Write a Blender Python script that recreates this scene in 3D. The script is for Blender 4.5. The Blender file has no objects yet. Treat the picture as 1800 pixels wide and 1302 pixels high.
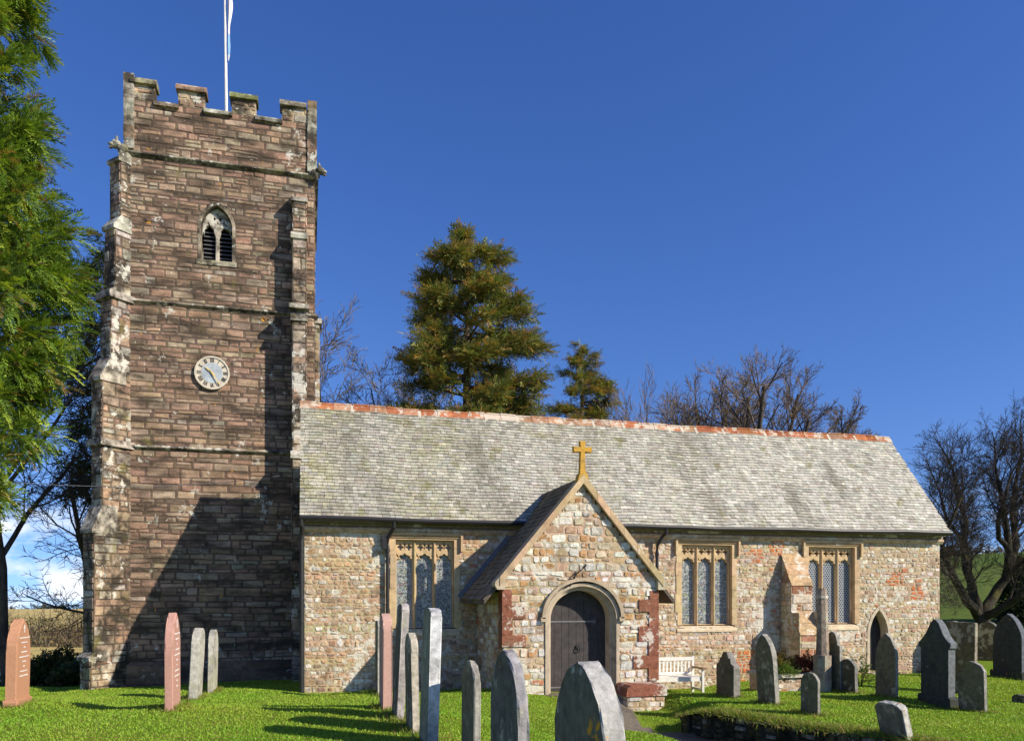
import bpy, bmesh, math, random
import numpy as np
from mathutils import Vector, Matrix

# ------------------------------------------------------------------ camera, sky, sun, exposure
scene = bpy.context.scene
COL = scene.collection
f_px = 1381.0; TH = math.radians(14.6); HOR = 1045.0
CAMP = (0.064, -18.10, 2.19)
cd = bpy.data.cameras.new('camera'); cam = bpy.data.objects.new('camera', cd); COL.objects.link(cam)
cam.location = CAMP; cam.rotation_euler = (math.radians(90), 0, -TH)
cd.sensor_width = 36; cd.lens = 36 * f_px / 1800; cd.shift_y = (HOR - 651) / 1800
cd.clip_start = 0.1; cd.clip_end = 9000
scene.camera = cam

SUNV = Vector((1.10, -1.0, 0.92)).normalized()          # towards the sun
SUN_EL = math.asin(SUNV.z); SUN_AZ = math.atan2(SUNV.x, SUNV.y)
w = bpy.data.worlds.new('World'); scene.world = w; w.use_nodes = True
nt = w.node_tree; nt.nodes.clear()
def N(t, kind, **kw):
    n = t.nodes.new(kind)
    for k, v in kw.items(): setattr(n, k, v)
    return n
wo = N(nt, 'ShaderNodeOutputWorld'); bg = N(nt, 'ShaderNodeBackground')
sky = N(nt, 'ShaderNodeTexSky', sky_type='NISHITA', sun_disc=False)
sky.sun_elevation = SUN_EL; sky.sun_rotation = SUN_AZ
sky.altitude = 150; sky.air_density = 1.0; sky.dust_density = 0.25; sky.ozone_density = 3.0
tc = N(nt, 'ShaderNodeTexCoord'); sp = N(nt, 'ShaderNodeSeparateXYZ'); mx = N(nt, 'ShaderNodeMath', operation='MAXIMUM')
mx.inputs[1].default_value = 0.012
cmb = N(nt, 'ShaderNodeCombineXYZ')
L = nt.links.new
L(tc.outputs['Generated'], sp.inputs[0]); L(sp.outputs[2], mx.inputs[0])
lift = N(nt, 'ShaderNodeMath', operation='MULTIPLY_ADD'); lift.inputs[1].default_value = 0.86; lift.inputs[2].default_value = 0.13   # clear winter air: no yellow band at the horizon
L(mx.outputs[0], lift.inputs[0])
L(sp.outputs[0], cmb.inputs[0]); L(sp.outputs[1], cmb.inputs[1]); L(lift.outputs[0], cmb.inputs[2])
L(cmb.outputs[0], sky.inputs['Vector'])
hs = N(nt, 'ShaderNodeHueSaturation'); hs.inputs['Saturation'].default_value = 1.26; hs.inputs['Hue'].default_value = 0.518
L(sky.outputs[0], hs.inputs['Color'])
# low clouds near the horizon
mp = N(nt, 'ShaderNodeMapping'); mp.inputs['Scale'].default_value = (7, 7, 14); mp.inputs['Location'].default_value = (2.6, 0.4, 0.2)
cn = N(nt, 'ShaderNodeTexNoise'); cn.inputs['Scale'].default_value = 1.0; cn.inputs['Detail'].default_value = 7; cn.inputs['Roughness'].default_value = 0.55
L(tc.outputs['Generated'], mp.inputs[0]); L(mp.outputs[0], cn.inputs[0])
cr = N(nt, 'ShaderNodeMapRange'); cr.inputs[1].default_value = 0.47; cr.inputs[2].default_value = 0.58; cr.clamp = True
er = N(nt, 'ShaderNodeMapRange', interpolation_type='SMOOTHSTEP'); er.inputs[1].default_value = 0.07; er.inputs[2].default_value = 0.13; er.inputs[3].default_value = 1; er.inputs[4].default_value = 0
L(cn.outputs[0], cr.inputs[0]); L(sp.outputs[2], er.inputs[0])
mm = N(nt, 'ShaderNodeMath', operation='MULTIPLY'); L(cr.outputs[0], mm.inputs[0]); L(er.outputs[0], mm.inputs[1])
m2 = N(nt, 'ShaderNodeMath', operation='MULTIPLY'); L(mm.outputs[0], m2.inputs[0]); m2.inputs[1].default_value = 0.92
mix = N(nt, 'ShaderNodeMixRGB'); L(m2.outputs[0], mix.inputs[0]); L(hs.outputs[0], mix.inputs[1]); mix.inputs[2].default_value = (6.6, 6.8, 7.2, 1)
L(mix.outputs[0], bg.inputs[0]); bg.inputs[1].default_value = 0.135
L(bg.outputs[0], wo.inputs[0])

sd = bpy.data.lights.new('sun', 'SUN'); sd.energy = 5.0; sd.angle = math.radians(0.5); sd.color = (1.0, 0.90, 0.74)
so = bpy.data.objects.new('sun', sd); COL.objects.link(so); so.rotation_euler = (-SUNV).to_track_quat('-Z', 'Y').to_euler()
so.location = (30, -30, 40)
scene.view_settings.view_transform = 'Standard'; scene.view_settings.look = 'None'
scene.view_settings.exposure = 0.35; scene.view_settings.gamma = 1.0
scene.cycles.max_bounces = 6; scene.cycles.transparent_max_bounces = 8

rng = random.Random(7)
U = rng.uniform
# ------------------------------------------------------------------ small camera maths used to convert survey readings into metres
cth, sth = math.cos(TH), math.sin(TH)
def survey(px, D, py=HOR):
    """point seen along a bearing at distance D"""
    u = (px - 900) / f_px; v = (HOR - py) / f_px
    return (CAMP[0] + D * (u * cth + sth), CAMP[1] + D * (-u * sth + cth), CAMP[2] + D * v)

# ------------------------------------------------------------------ mesh helpers
class MB:
    def __init__(s): s.v = []; s.f = []; s.c = []; s.m = []
    def add(s, vs, fs, col=(.5, .5, .5), m=0):
        o = len(s.v); s.v.extend(vs)
        for q in fs: s.f.append(tuple(i + o for i in q)); s.c.append(col); s.m.append(m)
    def box(s, a, b, col=(.5, .5, .5), m=0):
        x0, y0, z0 = a; x1, y1, z1 = b
        s.add([(x0,y0,z0),(x1,y0,z0),(x1,y1,z0),(x0,y1,z0),(x0,y0,z1),(x1,y0,z1),(x1,y1,z1),(x0,y1,z1)],
              [(0,3,2,1),(4,5,6,7),(0,1,5,4),(1,2,6,5),(2,3,7,6),(3,0,4,7)], col, m)
    def prism(s, poly, axis, a, b, col=(.5,.5,.5), m=0):
        """poly: 2D points; axis 'y': (x,z) extruded y a->b ; 'x': (y,z) ; 'z': (x,y)"""
        n = len(poly)
        def P(p, t):
            return (p[0], t, p[1]) if axis == 'y' else (t, p[0], p[1]) if axis == 'x' else (p[0], p[1], t)
        ar = sum(poly[i][0]*poly[(i+1)%n][1]-poly[(i+1)%n][0]*poly[i][1] for i in range(n))
        vs = [P(p, a) for p in poly] + [P(p, b) for p in poly]
        flip = (ar > 0) == (axis != 'y')
        if a > b: flip = not flip
        fs = []
        if flip:
            fs.append(tuple(range(n-1,-1,-1))); fs.append(tuple(range(n, 2*n)))
            fs += [(i,(i+1)%n,n+(i+1)%n,n+i) for i in range(n)]
        else:
            fs.append(tuple(range(n))); fs.append(tuple(range(2*n-1, n-1, -1)))
            fs += [(i,n+i,n+(i+1)%n,(i+1)%n) for i in range(n)]
        s.add(vs, fs, col, m)
    def tube(s, pts, rad, n=6, col=(.5,.5,.5), m=0, cap=True):
        k = len(pts)
        if not hasattr(rad, '__len__'): rad = [rad]*k
        o = len(s.v); up = Vector((0,0,1))
        P = [Vector(p) for p in pts]
        for i in range(k):
            t = (P[min(i+1,k-1)] - P[max(i-1,0)])
            t = t.normalized() if t.length > 1e-9 else Vector((0,0,1))
            a = t.cross(up)
            if a.length < .05: a = t.cross(Vector((1,0,0)))
            a.normalize(); b = t.cross(a)
            for j in range(n):
                q = 2*math.pi*j/n
                d = a*math.cos(q)+b*math.sin(q)
                s.v.append(tuple(P[i]+d*rad[i]))
        for i in range(k-1):
            for j in range(n):
                s.f.append((o+i*n+j, o+(i+1)*n+j, o+(i+1)*n+(j+1)%n, o+i*n+(j+1)%n)); s.c.append(col); s.m.append(m)
        if cap:
            s.f.append(tuple(o+j for j in range(n))); s.c.append(col); s.m.append(m)
            s.f.append(tuple(o+(k-1)*n+j for j in range(n-1,-1,-1))); s.c.append(col); s.m.append(m)
    def strip(s, pts, wd, y0, y1, col=(.5,.5,.5), m=0):
        """band of width wd along an (x,z) polyline, thickness y0..y1"""
        k = len(pts); Lp, Rp = [], []
        for i in range(k):
            a = pts[max(i-1,0)]; b = pts[min(i+1,k-1)]
            dx, dz = b[0]-a[0], b[1]-a[1]; l = math.hypot(dx,dz) or 1
            nx, nz = -dz/l*wd/2, dx/l*wd/2
            Lp.append((pts[i][0]+nx, pts[i][1]+nz)); Rp.append((pts[i][0]-nx, pts[i][1]-nz))
        o = len(s.v)
        for i in range(k):
            s.v += [(Lp[i][0],y0,Lp[i][1]),(Rp[i][0],y0,Rp[i][1]),(Rp[i][0],y1,Rp[i][1]),(Lp[i][0],y1,Lp[i][1])]
        for i in range(k-1):
            for j in range(4):
                s.f.append((o+4*i+j,o+4*i+(j+1)%4,o+4*i+4+(j+1)%4,o+4*i+4+j)); s.c.append(col); s.m.append(m)
        s.f.append((o,o+3,o+2,o+1)); s.c.append(col); s.m.append(m)
        e = o+4*(k-1); s.f.append((e,e+1,e+2,e+3)); s.c.append(col); s.m.append(m)
    def build(s, name, mats, parent=None, smooth=False, fixn=False):
        me = bpy.data.meshes.new(name)
        if not isinstance(mats, (list, tuple)): mats = [mats]
        me.from_pydata(s.v, [], s.f); 
        for mt in mats: me.materials.append(mt)
        if len(mats) > 1: me.polygons.foreach_set('material_index', s.m)
        at = me.attributes.new('Col', 'FLOAT_COLOR', 'FACE')
        at.data.foreach_set('color', np.hstack([np.array(s.c, dtype=np.float32).reshape(-1,3), np.ones((len(s.c),1), np.float32)]).ravel())
        if smooth: me.polygons.foreach_set('use_smooth', [True]*len(s.f))
        if fixn:
            bm = bmesh.new(); bm.from_mesh(me); bmesh.ops.recalc_face_normals(bm, faces=bm.faces); bm.to_mesh(me); bm.free()
        me.update()
        o = bpy.data.objects.new(name, me); COL.objects.link(o)
        if parent is not None: o.parent = parent
        return o

def np_mesh(name, V, F, C, mat, parent=None, smooth=False):
    """V (n,3), F (m,k) with constant k, C (m,3)"""
    me = bpy.data.meshes.new(name); n, (m, k) = len(V), F.shape
    me.vertices.add(n); me.vertices.foreach_set('co', V.astype(np.float32).ravel())
    me.loops.add(m*k); me.loops.foreach_set('vertex_index', F.astype(np.int32).ravel())
    me.polygons.add(m); me.polygons.foreach_set('loop_start', np.arange(0, m*k, k, dtype=np.int32))
    at = me.attributes.new('Col', 'FLOAT_COLOR', 'FACE')
    at.data.foreach_set('color', np.hstack([C, np.ones((m,1))]).astype(np.float32).ravel())
    if smooth: me.polygons.foreach_set('use_smooth', np.ones(m, dtype=bool))
    me.materials.append(mat); me.update(calc_edges=True); me.validate()
    o = bpy.data.objects.new(name, me); COL.objects.link(o)
    if parent is not None: o.parent = parent
    return o

def thing(name, label, cat, group=None, loc=(0,0,0)):
    o = bpy.data.objects.new(name, None); COL.objects.link(o); o.location = loc
    o.empty_display_size = .3
    o['label'] = label; o['category'] = cat
    if group: o['group'] = group
    return o
def tag(o, label, cat, group=None):
    o['label'] = label; o['category'] = cat
    if group: o['group'] = group
    return o
def structure(o): o['kind'] = 'structure'; return o

# ------------------------------------------------------------------ materials
def base_mat(name, rough=.85, spec=.25):
    m = bpy.data.materials.new(name); m.use_nodes = True
    t = m.node_tree; b = t.nodes['Principled BSDF']
    b.inputs['Roughness'].default_value = rough; b.inputs['Specular IOR Level'].default_value = spec
    return m, t, b
def noise(t, vec, scale, detail=5, rough=.6, stretch=None):
    if stretch:
        q = N(t, 'ShaderNodeMapping'); q.inputs['Scale'].default_value = stretch; t.links.new(vec, q.inputs[0]); vec = q.outputs[0]
    n = N(t, 'ShaderNodeTexNoise'); n.inputs['Scale'].default_value = scale; n.inputs['Detail'].default_value = detail; n.inputs['Roughness'].default_value = rough
    t.links.new(vec, n.inputs['Vector']); return n.outputs[0]
def rangen(t, v, a, b, c=0, d=1):
    n = N(t, 'ShaderNodeMapRange'); n.clamp = True
    for i, x in enumerate((a,b,c,d)): n.inputs[i+1].default_value = x
    t.links.new(v, n.inputs[0]); return n.outputs[0]
def mixc(t, fac, a, b, mode='MIX'):
    n = N(t, 'ShaderNodeMixRGB', blend_type=mode)
    for i, x in enumerate((fac, a, b)):
        if hasattr(x, 'is_linked') or hasattr(x, 'links'): t.links.new(x, n.inputs[i])
        elif isinstance(x, (int, float)): n.inputs[i].default_value = x
        else: n.inputs[i].default_value = (*x, 1)
    return n.outputs[0]
def mul(t, a, b):
    n = N(t, 'ShaderNodeMath', operation='MULTIPLY')
    for i, x in enumerate((a, b)):
        if isinstance(x, (int, float)): n.inputs[i].default_value = x
        else: t.links.new(x, n.inputs[i])
    return n.outputs[0]
def coords(t, objspace=True):
    c = N(t, 'ShaderNodeTexCoord'); oi = N(t, 'ShaderNodeObjectInfo')
    a = N(t, 'ShaderNodeVectorMath', operation='MULTIPLY_ADD')
    cb = N(t, 'ShaderNodeCombineXYZ')
    for i in range(3): t.links.new(oi.outputs['Random'], cb.inputs[i])
    t.links.new(cb.outputs[0], a.inputs[0]); a.inputs[1].default_value = (37, 53, 71)
    t.links.new(c.outputs['Object'], a.inputs[2]); return a.outputs[0]
def attr_col(t):
    a = N(t, 'ShaderNodeAttribute'); a.attribute_name = 'Col'; return a.outputs['Color']
def bump(t, b, h, strength=.5, dist=.02):
    n = N(t, 'ShaderNodeBump'); n.inputs['Strength'].default_value = strength; n.inputs['Distance'].default_value = dist
    t.links.new(h, n.inputs['Height']); t.links.new(n.outputs[0], b.inputs['Normal'])

def stone_mat(name, lichen=.3, lich_col=(.62,.60,.52), dirt=.3, dirt_col=(.05,.042,.035), dstretch=(1,1,1), dscale=1.2, orange=0, moss=0, var=.35, fine=26, bstr=.6, bdist=.02, grain=7):
    m, t, b = base_mat(name, .92, .12)
    v = coords(t); c = attr_col(t)
    n1 = noise(t, v, grain, 6, .65)
    c = mixc(t, 1.0, c, mixc(t, rangen(t, n1, .28, .72), (1-var,)*3, (1+var,)*3), 'MULTIPLY')
    if dirt > 0:
        n2 = noise(t, v, dscale, 6, .62, dstretch)
        n2b = noise(t, v, 9, 4, .6)
        s = N(t, 'ShaderNodeMath', operation='ADD'); t.links.new(n2, s.inputs[0]); t.links.new(mul(t, n2b, .25), s.inputs[1])
        c = mixc(t, mul(t, rangen(t, s.outputs[0], .74-.22*dirt, .93-.22*dirt), min(1, .55+.4*dirt)), c, dirt_col)
    if lichen > 0:
        n3 = noise(t, v, 4.5, 5, .7); n4 = noise(t, v, 1.1, 3, .5)
        s = N(t, 'ShaderNodeMath', operation='ADD'); t.links.new(n3, s.inputs[0]); t.links.new(mul(t, n4, .7), s.inputs[1])
        th = 1.12-.34*lichen
        c = mixc(t, mul(t, rangen(t, s.outputs[0], th, th+.07), .85), c, lich_col)
    if orange > 0:
        n5 = noise(t, v, 5.5, 4, .55)
        c = mixc(t, rangen(t, n5, .74-.2*orange, .77-.2*orange), c, (.62,.30,.03))
    if moss > 0:
        n6 = noise(t, v, 2.2, 5, .6, (1,1,.5))
        c = mixc(t, mul(t, rangen(t, n6, .66-.2*moss, .82-.2*moss), .7), c, (.19,.175,.045))
    t.links.new(c, b.inputs['Base Color'])
    h1 = noise(t, v, fine, 8, .7); h2 = noise(t, v, fine*.27, 4, .6)
    s = N(t, 'ShaderNodeMath', operation='ADD'); t.links.new(h1, s.inputs[0]); t.links.new(h2, s.inputs[1])
    bump(t, b, s.outputs[0], bstr, bdist)
    return m

def plain_mat(name, col, rough=.6, spec=.3, metal=0, var=.15, scale=12, bstr=.15):
    m, t, b = base_mat(name, rough, spec); b.inputs['Metallic'].default_value = metal
    v = coords(t); n1 = noise(t, v, scale, 5, .65)
    c = mixc(t, 1.0, col, mixc(t, rangen(t, n1, .3, .7), (1-var,)*3, (1+var,)*3), 'MULTIPLY')
    t.links.new(c, b.inputs['Base Color']); bump(t, b, n1, bstr, .01)
    return m

def leaf_mat(name, trans=.3, rough=.6, spec=.25):
    m, t, b = base_mat(name, rough, spec)
    c = attr_col(t); t.links.new(c, b.inputs['Base Color'])
    tr = N(t, 'ShaderNodeBsdfTranslucent'); t.links.new(mixc(t, 1.0, c, (1.25,1.2,.6), 'MULTIPLY'), tr.inputs[0])
    mxs = N(t, 'ShaderNodeMixShader'); mxs.inputs[0].default_value = trans
    t.links.new(b.outputs[0], mxs.inputs[1]); t.links.new(tr.outputs[0], mxs.inputs[2])
    t.links.new(mxs.outputs[0], t.nodes['Material Output'].inputs[0])
    return m

M = {}
M['tower'] = stone_mat('tower_stone', lichen=.34, dirt=.88, dirt_col=(.062,.048,.036), dstretch=(.6,.6,2.0), dscale=1.5, orange=.12, moss=.12, var=.45, grain=9, bstr=.9)
M['tower_trim'] = stone_mat('tower_dressed_stone', lichen=.55, dirt=1.0, dirt_col=(.045,.038,.03), dscale=1.9, moss=.35, var=.42)
M['rubble'] = stone_mat('nave_rubble_stone', lichen=.62, lich_col=(.64,.61,.52), dirt=.42, dscale=2.6, dirt_col=(.17,.12,.075), var=.42, grain=13, bstr=.8)
M['ham'] = stone_mat('dressed_golden_stone', lichen=.25, dirt=.3, dscale=2, dirt_col=(.2,.13,.07), var=.22, bstr=.35)
M['slate'] = stone_mat('roof_slate', lichen=.45, lich_col=(.52,.49,.40), dirt=.42, dscale=.9, dirt_col=(.17,.155,.12), dstretch=(1.2,.4,.4), moss=.42, var=.3, grain=11, bstr=.3, bdist=.008)
M['slate_dark'] = stone_mat('porch_slate', lichen=.2, dirt=.6, dscale=1.2, dirt_col=(.07,.065,.055), moss=.3, var=.25, bstr=.3, bdist=.008)
M['terracotta'] = stone_mat('ridge_terracotta', lichen=.9, lich_col=(.58,.52,.42), dirt=.3, dirt_col=(.2,.08,.04), dscale=3, orange=.35, var=.3)
M['cross'] = stone_mat('lichen_covered_stone', lichen=.25, lich_col=(.55,.5,.4), dirt=.6, dscale=7, dirt_col=(.26,.17,.07), var=.35, bstr=.9)
M['grave'] = stone_mat('grave_stone', lichen=.58, lich_col=(.38,.36,.27), dirt=.5, dscale=2.4, dirt_col=(.07,.068,.052), orange=.22, moss=.3, var=.4, grain=12, bstr=.6)
M['grave_orange'] = stone_mat('lichened_grave_stone', lichen=.5, lich_col=(.5,.49,.44), dirt=.4, dscale=3, dirt_col=(.09,.085,.07), orange=.42, moss=.2, var=.4, grain=14, bstr=.6)
M['grave_slate'] = stone_mat('dark_grave_slate', lichen=.2, lich_col=(.25,.25,.21), dirt=.4, dscale=2.4, dirt_col=(.04,.04,.035), orange=.18, moss=.25, var=.35, grain=14, bstr=.4)
M['grave_clean'] = stone_mat('grave_granite', lichen=.05, dirt=.15, dscale=2, dirt_col=(.25,.13,.09), var=.16, grain=40, bstr=.2, bdist=.006)
M['iron'] = plain_mat('black_iron', (.018,.018,.02), .5, .4)
M['strap'] = plain_mat('worn_iron_strap', (.16,.16,.165), .5, .4)
M['lead'] = plain_mat('lead_flashing', (.13,.135,.16), .45, .5)
M['dark_wood'] = plain_mat('weathered_dark_timber', (.058,.052,.052), .8, .2, var=.3, scale=9)
M['louvre'] = plain_mat('slate_louvre', (.075,.075,.08), .6, .3)
M['white_paint'] = plain_mat('white_paint', (.70,.68,.63), .6, .3, var=.14)
M['bare_wood'] = plain_mat('bare_timber', (.22,.16,.10), .8, .2, var=.3)
M['gold'] = plain_mat('gilded_metal', (.72,.55,.22), .4, .4)
M['dial_blue'] = plain_mat('painted_dial_blue', (.40,.45,.49), .7, .25, var=.3, scale=5)
M['dial_cream'] = plain_mat('painted_dial_cream', (.58,.52,.42), .7, .25, var=.2, scale=6)
M['marks'] = plain_mat('lettering_white', (.75,.70,.66), .7, .2)
M['flag'] = None
M['bark'] = stone_mat('tree_bark', lichen=.0, dirt=.6, dscale=3, dirt_col=(.03,.025,.02), moss=.35, var=.35, bstr=.8, bdist=.03, dstretch=(1,1,.3))
M['twig'] = plain_mat('bare_twig', (.185,.140,.095), .9, .1, var=.3, scale=.6)
M['twig_grey'] = plain_mat('grey_twig', (.18,.155,.125), .9, .1, var=.3, scale=.6)
M['twig_dark'] = plain_mat('dark_twig', (.060,.050,.040), .9, .1, var=.3, scale=.6)
M['leaf'] = leaf_mat('evergreen_leaf', .28)
M['needle'] = leaf_mat('conifer_needle', .28)
M['blade'] = leaf_mat('grass_blade', .35, .55)
M['heath'] = leaf_mat('shrub_leaf', .25)

def stained_glass():
    m, t, b = base_mat('stained_glass', .28, .5)
    v = coords(t)
    vo = N(t, 'ShaderNodeTexVoronoi', feature='F1'); vo.inputs['Scale'].default_value = 26; t.links.new(v, vo.inputs['Vector'])
    ed = N(t, 'ShaderNodeTexVoronoi', feature='DISTANCE_TO_EDGE'); ed.inputs['Scale'].default_value = 26; t.links.new(v, ed.inputs['Vector'])
    s = N(t, 'ShaderNodeSeparateColor'); t.links.new(vo.outputs['Color'], s.inputs[0])
    cr = N(t, 'ShaderNodeValToRGB'); e = cr.color_ramp; e.interpolation = 'CONSTANT'
    e.elements[0].color = (.035,.045,.05,1); e.elements[1].position = .18; e.elements[1].color = (.09,.11,.11,1)
    for p, c in ((.38,(.24,.27,.26)),(.55,(.08,.13,.10)),(.68,(.11,.13,.20)),(.80,(.36,.38,.34)),(.90,(.22,.25,.06)),(.95,(.16,.07,.07))):
        q = e.elements.new(p); q.color = (*c, 1)
    t.links.new(s.outputs[0], cr.inputs[0])
    c = mixc(t, rangen(t, ed.outputs['Distance'], .03, .06), (.42,.43,.42), cr.outputs[0])
    t.links.new(c, b.inputs['Base Color'])
    bump(t, b, s.outputs[1], .25, .01)
    return m
M['stained'] = stained_glass()
M['glass'] = plain_mat('dark_leaded_glass', (.045,.055,.075), .15, .5, var=.4, scale=3)
M['lattice'] = plain_mat('window_guard', (.42,.46,.50), .5, .4)

def flag_mat():
    m, t, b = base_mat('flag_cloth', .8, .1)
    t.links.new(attr_col(t), b.inputs['Base Color']); return m
M['flag'] = flag_mat()

def grass_mat():
    m, t, b = base_mat('lawn_turf', .95, .05)
    v = N(t, 'ShaderNodeTexCoord').outputs['Object']
    n1 = noise(t, v, .55, 5, .6); n2 = noise(t, v, 6, 6, .7); n3 = noise(t, v, 45, 4, .7)
    c = mixc(t, rangen(t, n1, .35, .65), (.14,.25,.020), (.23,.29,.034))
    c = mixc(t, mul(t, rangen(t, n2, .52, .72), .55), c, (.19,.165,.045))
    c = mixc(t, 1.0, c, mixc(t, rangen(t, n3, .3, .7), (.62,)*3, (1.35,)*3), 'MULTIPLY')
    t.links.new(c, b.inputs['Base Color']); bump(t, b, n3, 1.0, .04)
    return m
M['lawn'] = grass_mat()
def field_mat(name, a, bcol, sc=.05):
    m, t, b = base_mat(name, .95, .05)
    v = N(t, 'ShaderNodeTexCoord').outputs['Object']
    n1 = noise(t, v, sc, 6, .6); n2 = noise(t, v, 1.5, 5, .7)
    c = mixc(t, rangen(t, n1, .35, .65), a, bcol)
    c = mixc(t, 1.0, c, mixc(t, rangen(t, n2, .3, .7), (.75,)*3, (1.25,)*3), 'MULTIPLY')
    t.links.new(c, b.inputs['Base Color']); bump(t, b, n2, .6, .1)
    return m
M['field'] = field_mat('stubble_field', (.52,.40,.16), (.44,.36,.13))
M['pasture'] = field_mat('hill_pasture', (.085,.135,.024), (.12,.15,.035))
M['path'] = stone_mat('path_tarmac', lichen=0, dirt=.5, dscale=1.5, dirt_col=(.06,.05,.035), moss=.2, var=.3, grain=20, fine=60)
M['drystone'] = stone_mat('dry_stone', lichen=.22, dirt=1.0, dscale=2.5, dirt_col=(.025,.024,.016), moss=.7, var=.45, grain=12, bstr=.9)

# ------------------------------------------------------------------ the ground
CTRL = []   # x, y, z
def ctrl(px, py, D):
    x, y, z = survey(px, D, py); CTRL.append((x, y, z))
for a in ((305,1250,10.3),(20,1243,11.1),(338,1230,13),(374,1217,14.7),(668,1221,13.5),(680,1247,10.5),(703,1263,9.6),(730,1288,8.7),
          (1295,1222,15.6),(1368,1238,14.3),(1440,1257,13),(1465,1215,17),(1575,1228,15.3),(1660,1245,14.5),(1720,1252,13.8),(1610,1302,10.3),(1775,1190,19.5),(1700,1222,17.0),
          (100,1207,22.5),(20,1205,21),(300,1202,21)): ctrl(*a)
CTRL += [(0,0,0),(3,0,0),(6,0,0.02),(3.9,-2.6,.18),(2,-2.5,.12),(9,-.4,-.18),(8,-1.2,-.16),(12,0,-.02),(15,0,.05),(17,0,.02),(17,-2.5,.03),
         (1.5,-9.6,.64),(2,-12,.6),(0,-14,.56),(0,-18,.55),(-4,-16,.58),(4,-14,.58),(3.4,-7,.36),(3.2,-5,.28),(4.0,-10.5,.45),(4.8,-9,.22),(4.2,-8.5,.34),(5.0,-7,.0),(4.6,-6,.08),(5.0,-11,.25),(7.7,-6.5,.2),(8.3,-9,.26),(7.5,-5.2,.16),(9,-12,.42),(12,-14,.4),
         (-4.6,4.0,-.2),(-2,4.2,-.14),(-7,4,-.35),(-8,8,-.6),(0,6,-.1),(8,7,0),(18,5,.0),(22,2,.12),(-11,1,-.2),(-12,-8,.5),(22,-8,.2),(26,8,.3),(6.9,-4,.02),(8,-4,.1)]
CT = np.array(CTRL)
def smooth(a, b, x):
    t = np.clip((x-a)/(b-a), 0, 1); return t*t*(3-2*t)
# sunken path: runs from the porch door towards the lower right
WALL = [(6.72,-4.9),(6.95,-6.4),(7.45,-8.6),(8.0,-10.6),(8.7,-12.8),(9.7,-15.5)]     # line of the retaining wall
def wall_x(y):
    ys = [p[1] for p in WALL][::-1]; xs = [p[0] for p in WALL][::-1]
    return np.interp(y, ys, xs)
def ground(x, y):
    x = np.asarray(x, float); y = np.asarray(y, float); sh = x.shape
    X = x.ravel(); Y = y.ravel()
    d2 = (X[:,None]-CT[None,:,0])**2 + (Y[:,None]-CT[None,:,1])**2 + .25
    wt = d2**-1.75
    z = (wt*CT[None,:,2]).sum(1)/wt.sum(1)
    # far relief
    yy = Y + 18.1; r = np.hypot(X, yy)
    q = X/np.maximum(yy, 5)
    hillw = smooth(.45,.85,q)*(yy > 0)
    left = -.65 + .65*smooth(40,150,r)
    hill = .25 + smooth(30,95,r)*(3.0+3.2*smooth(.74,.95,q))
    far = left*(1-hillw)+hill*hillw
    far = far - np.maximum(r-155,0)*.03
    far = np.maximum(far, -120)
    k = smooth(23,34,r)
    z = z*(1-k)+far*k
    z = z + .018*np.sin(X*2.3+Y*1.1)*np.sin(Y*1.9-X*.7)*(1-k)
    # path trench
    wx = wall_x(Y)
    dL = wx - X                            # distance west of the wall
    inside = smooth(-3.9,-4.8,Y)*smooth(-17,-15,Y)
    tr = smooth(2.7,1.5,dL)*smooth(-.18,-.08,dL)*inside
    zp = np.minimum(z, -.32 + .035*np.maximum(-Y-6,0))
    z = z*(1-tr)+zp*tr
    # approach to the porch door
    tr2 = smooth(4.35,4.85,X)*smooth(7.5,7.0,X)*smooth(-2.3,-2.7,Y)*smooth(-6.0,-4.6,Y)*(1-inside*0)
    z2 = -.02 + .14*smooth(-4.4,-2.6,Y)
    z2 = np.where(X > 6.2, np.minimum(z2, -.18), z2)
    z = z*(1-tr2)+np.minimum(z, z2)*tr2
    return z.reshape(sh)
def gz(x, y): return float(ground(np.array([x]), np.array([y]))[0])

def axis(a, b, step, far, n):
    core = np.arange(a, b+1e-6, step)
    g = np.geomspace(step, far, n)
    return np.concatenate([(a - np.cumsum(g))[::-1], core, b + np.cumsum(g)])
gx = axis(-12, 24, .16, 420, 34); gy = axis(-19, 7, .16, 420, 34)
GX, GY = np.meshgrid(gx, gy, indexing='ij')
GZ = np.zeros_like(GX)
for i in range(len(gx)): GZ[i] = ground(GX[i], GY[i])
nx_, ny_ = GX.shape
V = np.stack([GX.ravel(), GY.ravel(), GZ.ravel()], 1)
I = np.arange(nx_*ny_).reshape(nx_, ny_)
F = np.stack([I[:-1,:-1].ravel(), I[1:,:-1].ravel(), I[1:,1:].ravel(), I[:-1,1:].ravel()], 1)
cen = V[F].mean(1)
yy = cen[:,1]+18.1; rr = np.hypot(cen[:,0], yy); qq = cen[:,0]/np.maximum(yy,5)
wx = wall_x(cen[:,1]); dl = wx-cen[:,0]
edge = .12*np.sin(cen[:,1]*3.1)+.08*np.sin(cen[:,1]*7.7)
onpath = (dl > -.1) & (dl < 1.45+edge) & (cen[:,1] < -4.9) & (cen[:,1] > -17)
onpath |= (cen[:,0] > 4.95+edge) & (cen[:,0] < 6.25+edge) & (cen[:,1] < -2.35) & (cen[:,1] > -5.2)
kind = np.zeros(len(F), int)
kind[(rr > 27) & (qq < .42)] = 1
kind[(rr > 32) & (qq >= .42)] = 2
kind[onpath] = 3
def sub(name, k, mat, col=(.1,.1,.1)):
    f = F[kind == k]; u, inv = np.unique(f.ravel(), return_inverse=True)
    o = np_mesh(name, V[u], inv.reshape(-1,4), np.tile(np.array(col), (len(f),1)), mat, smooth=True)
    return structure(o)
sub('lawn', 0, M['lawn']); sub('field', 1, M['field']); sub('hillside', 2, M['pasture']); sub('path', 3, M['path'], (.16,.135,.105))

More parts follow.
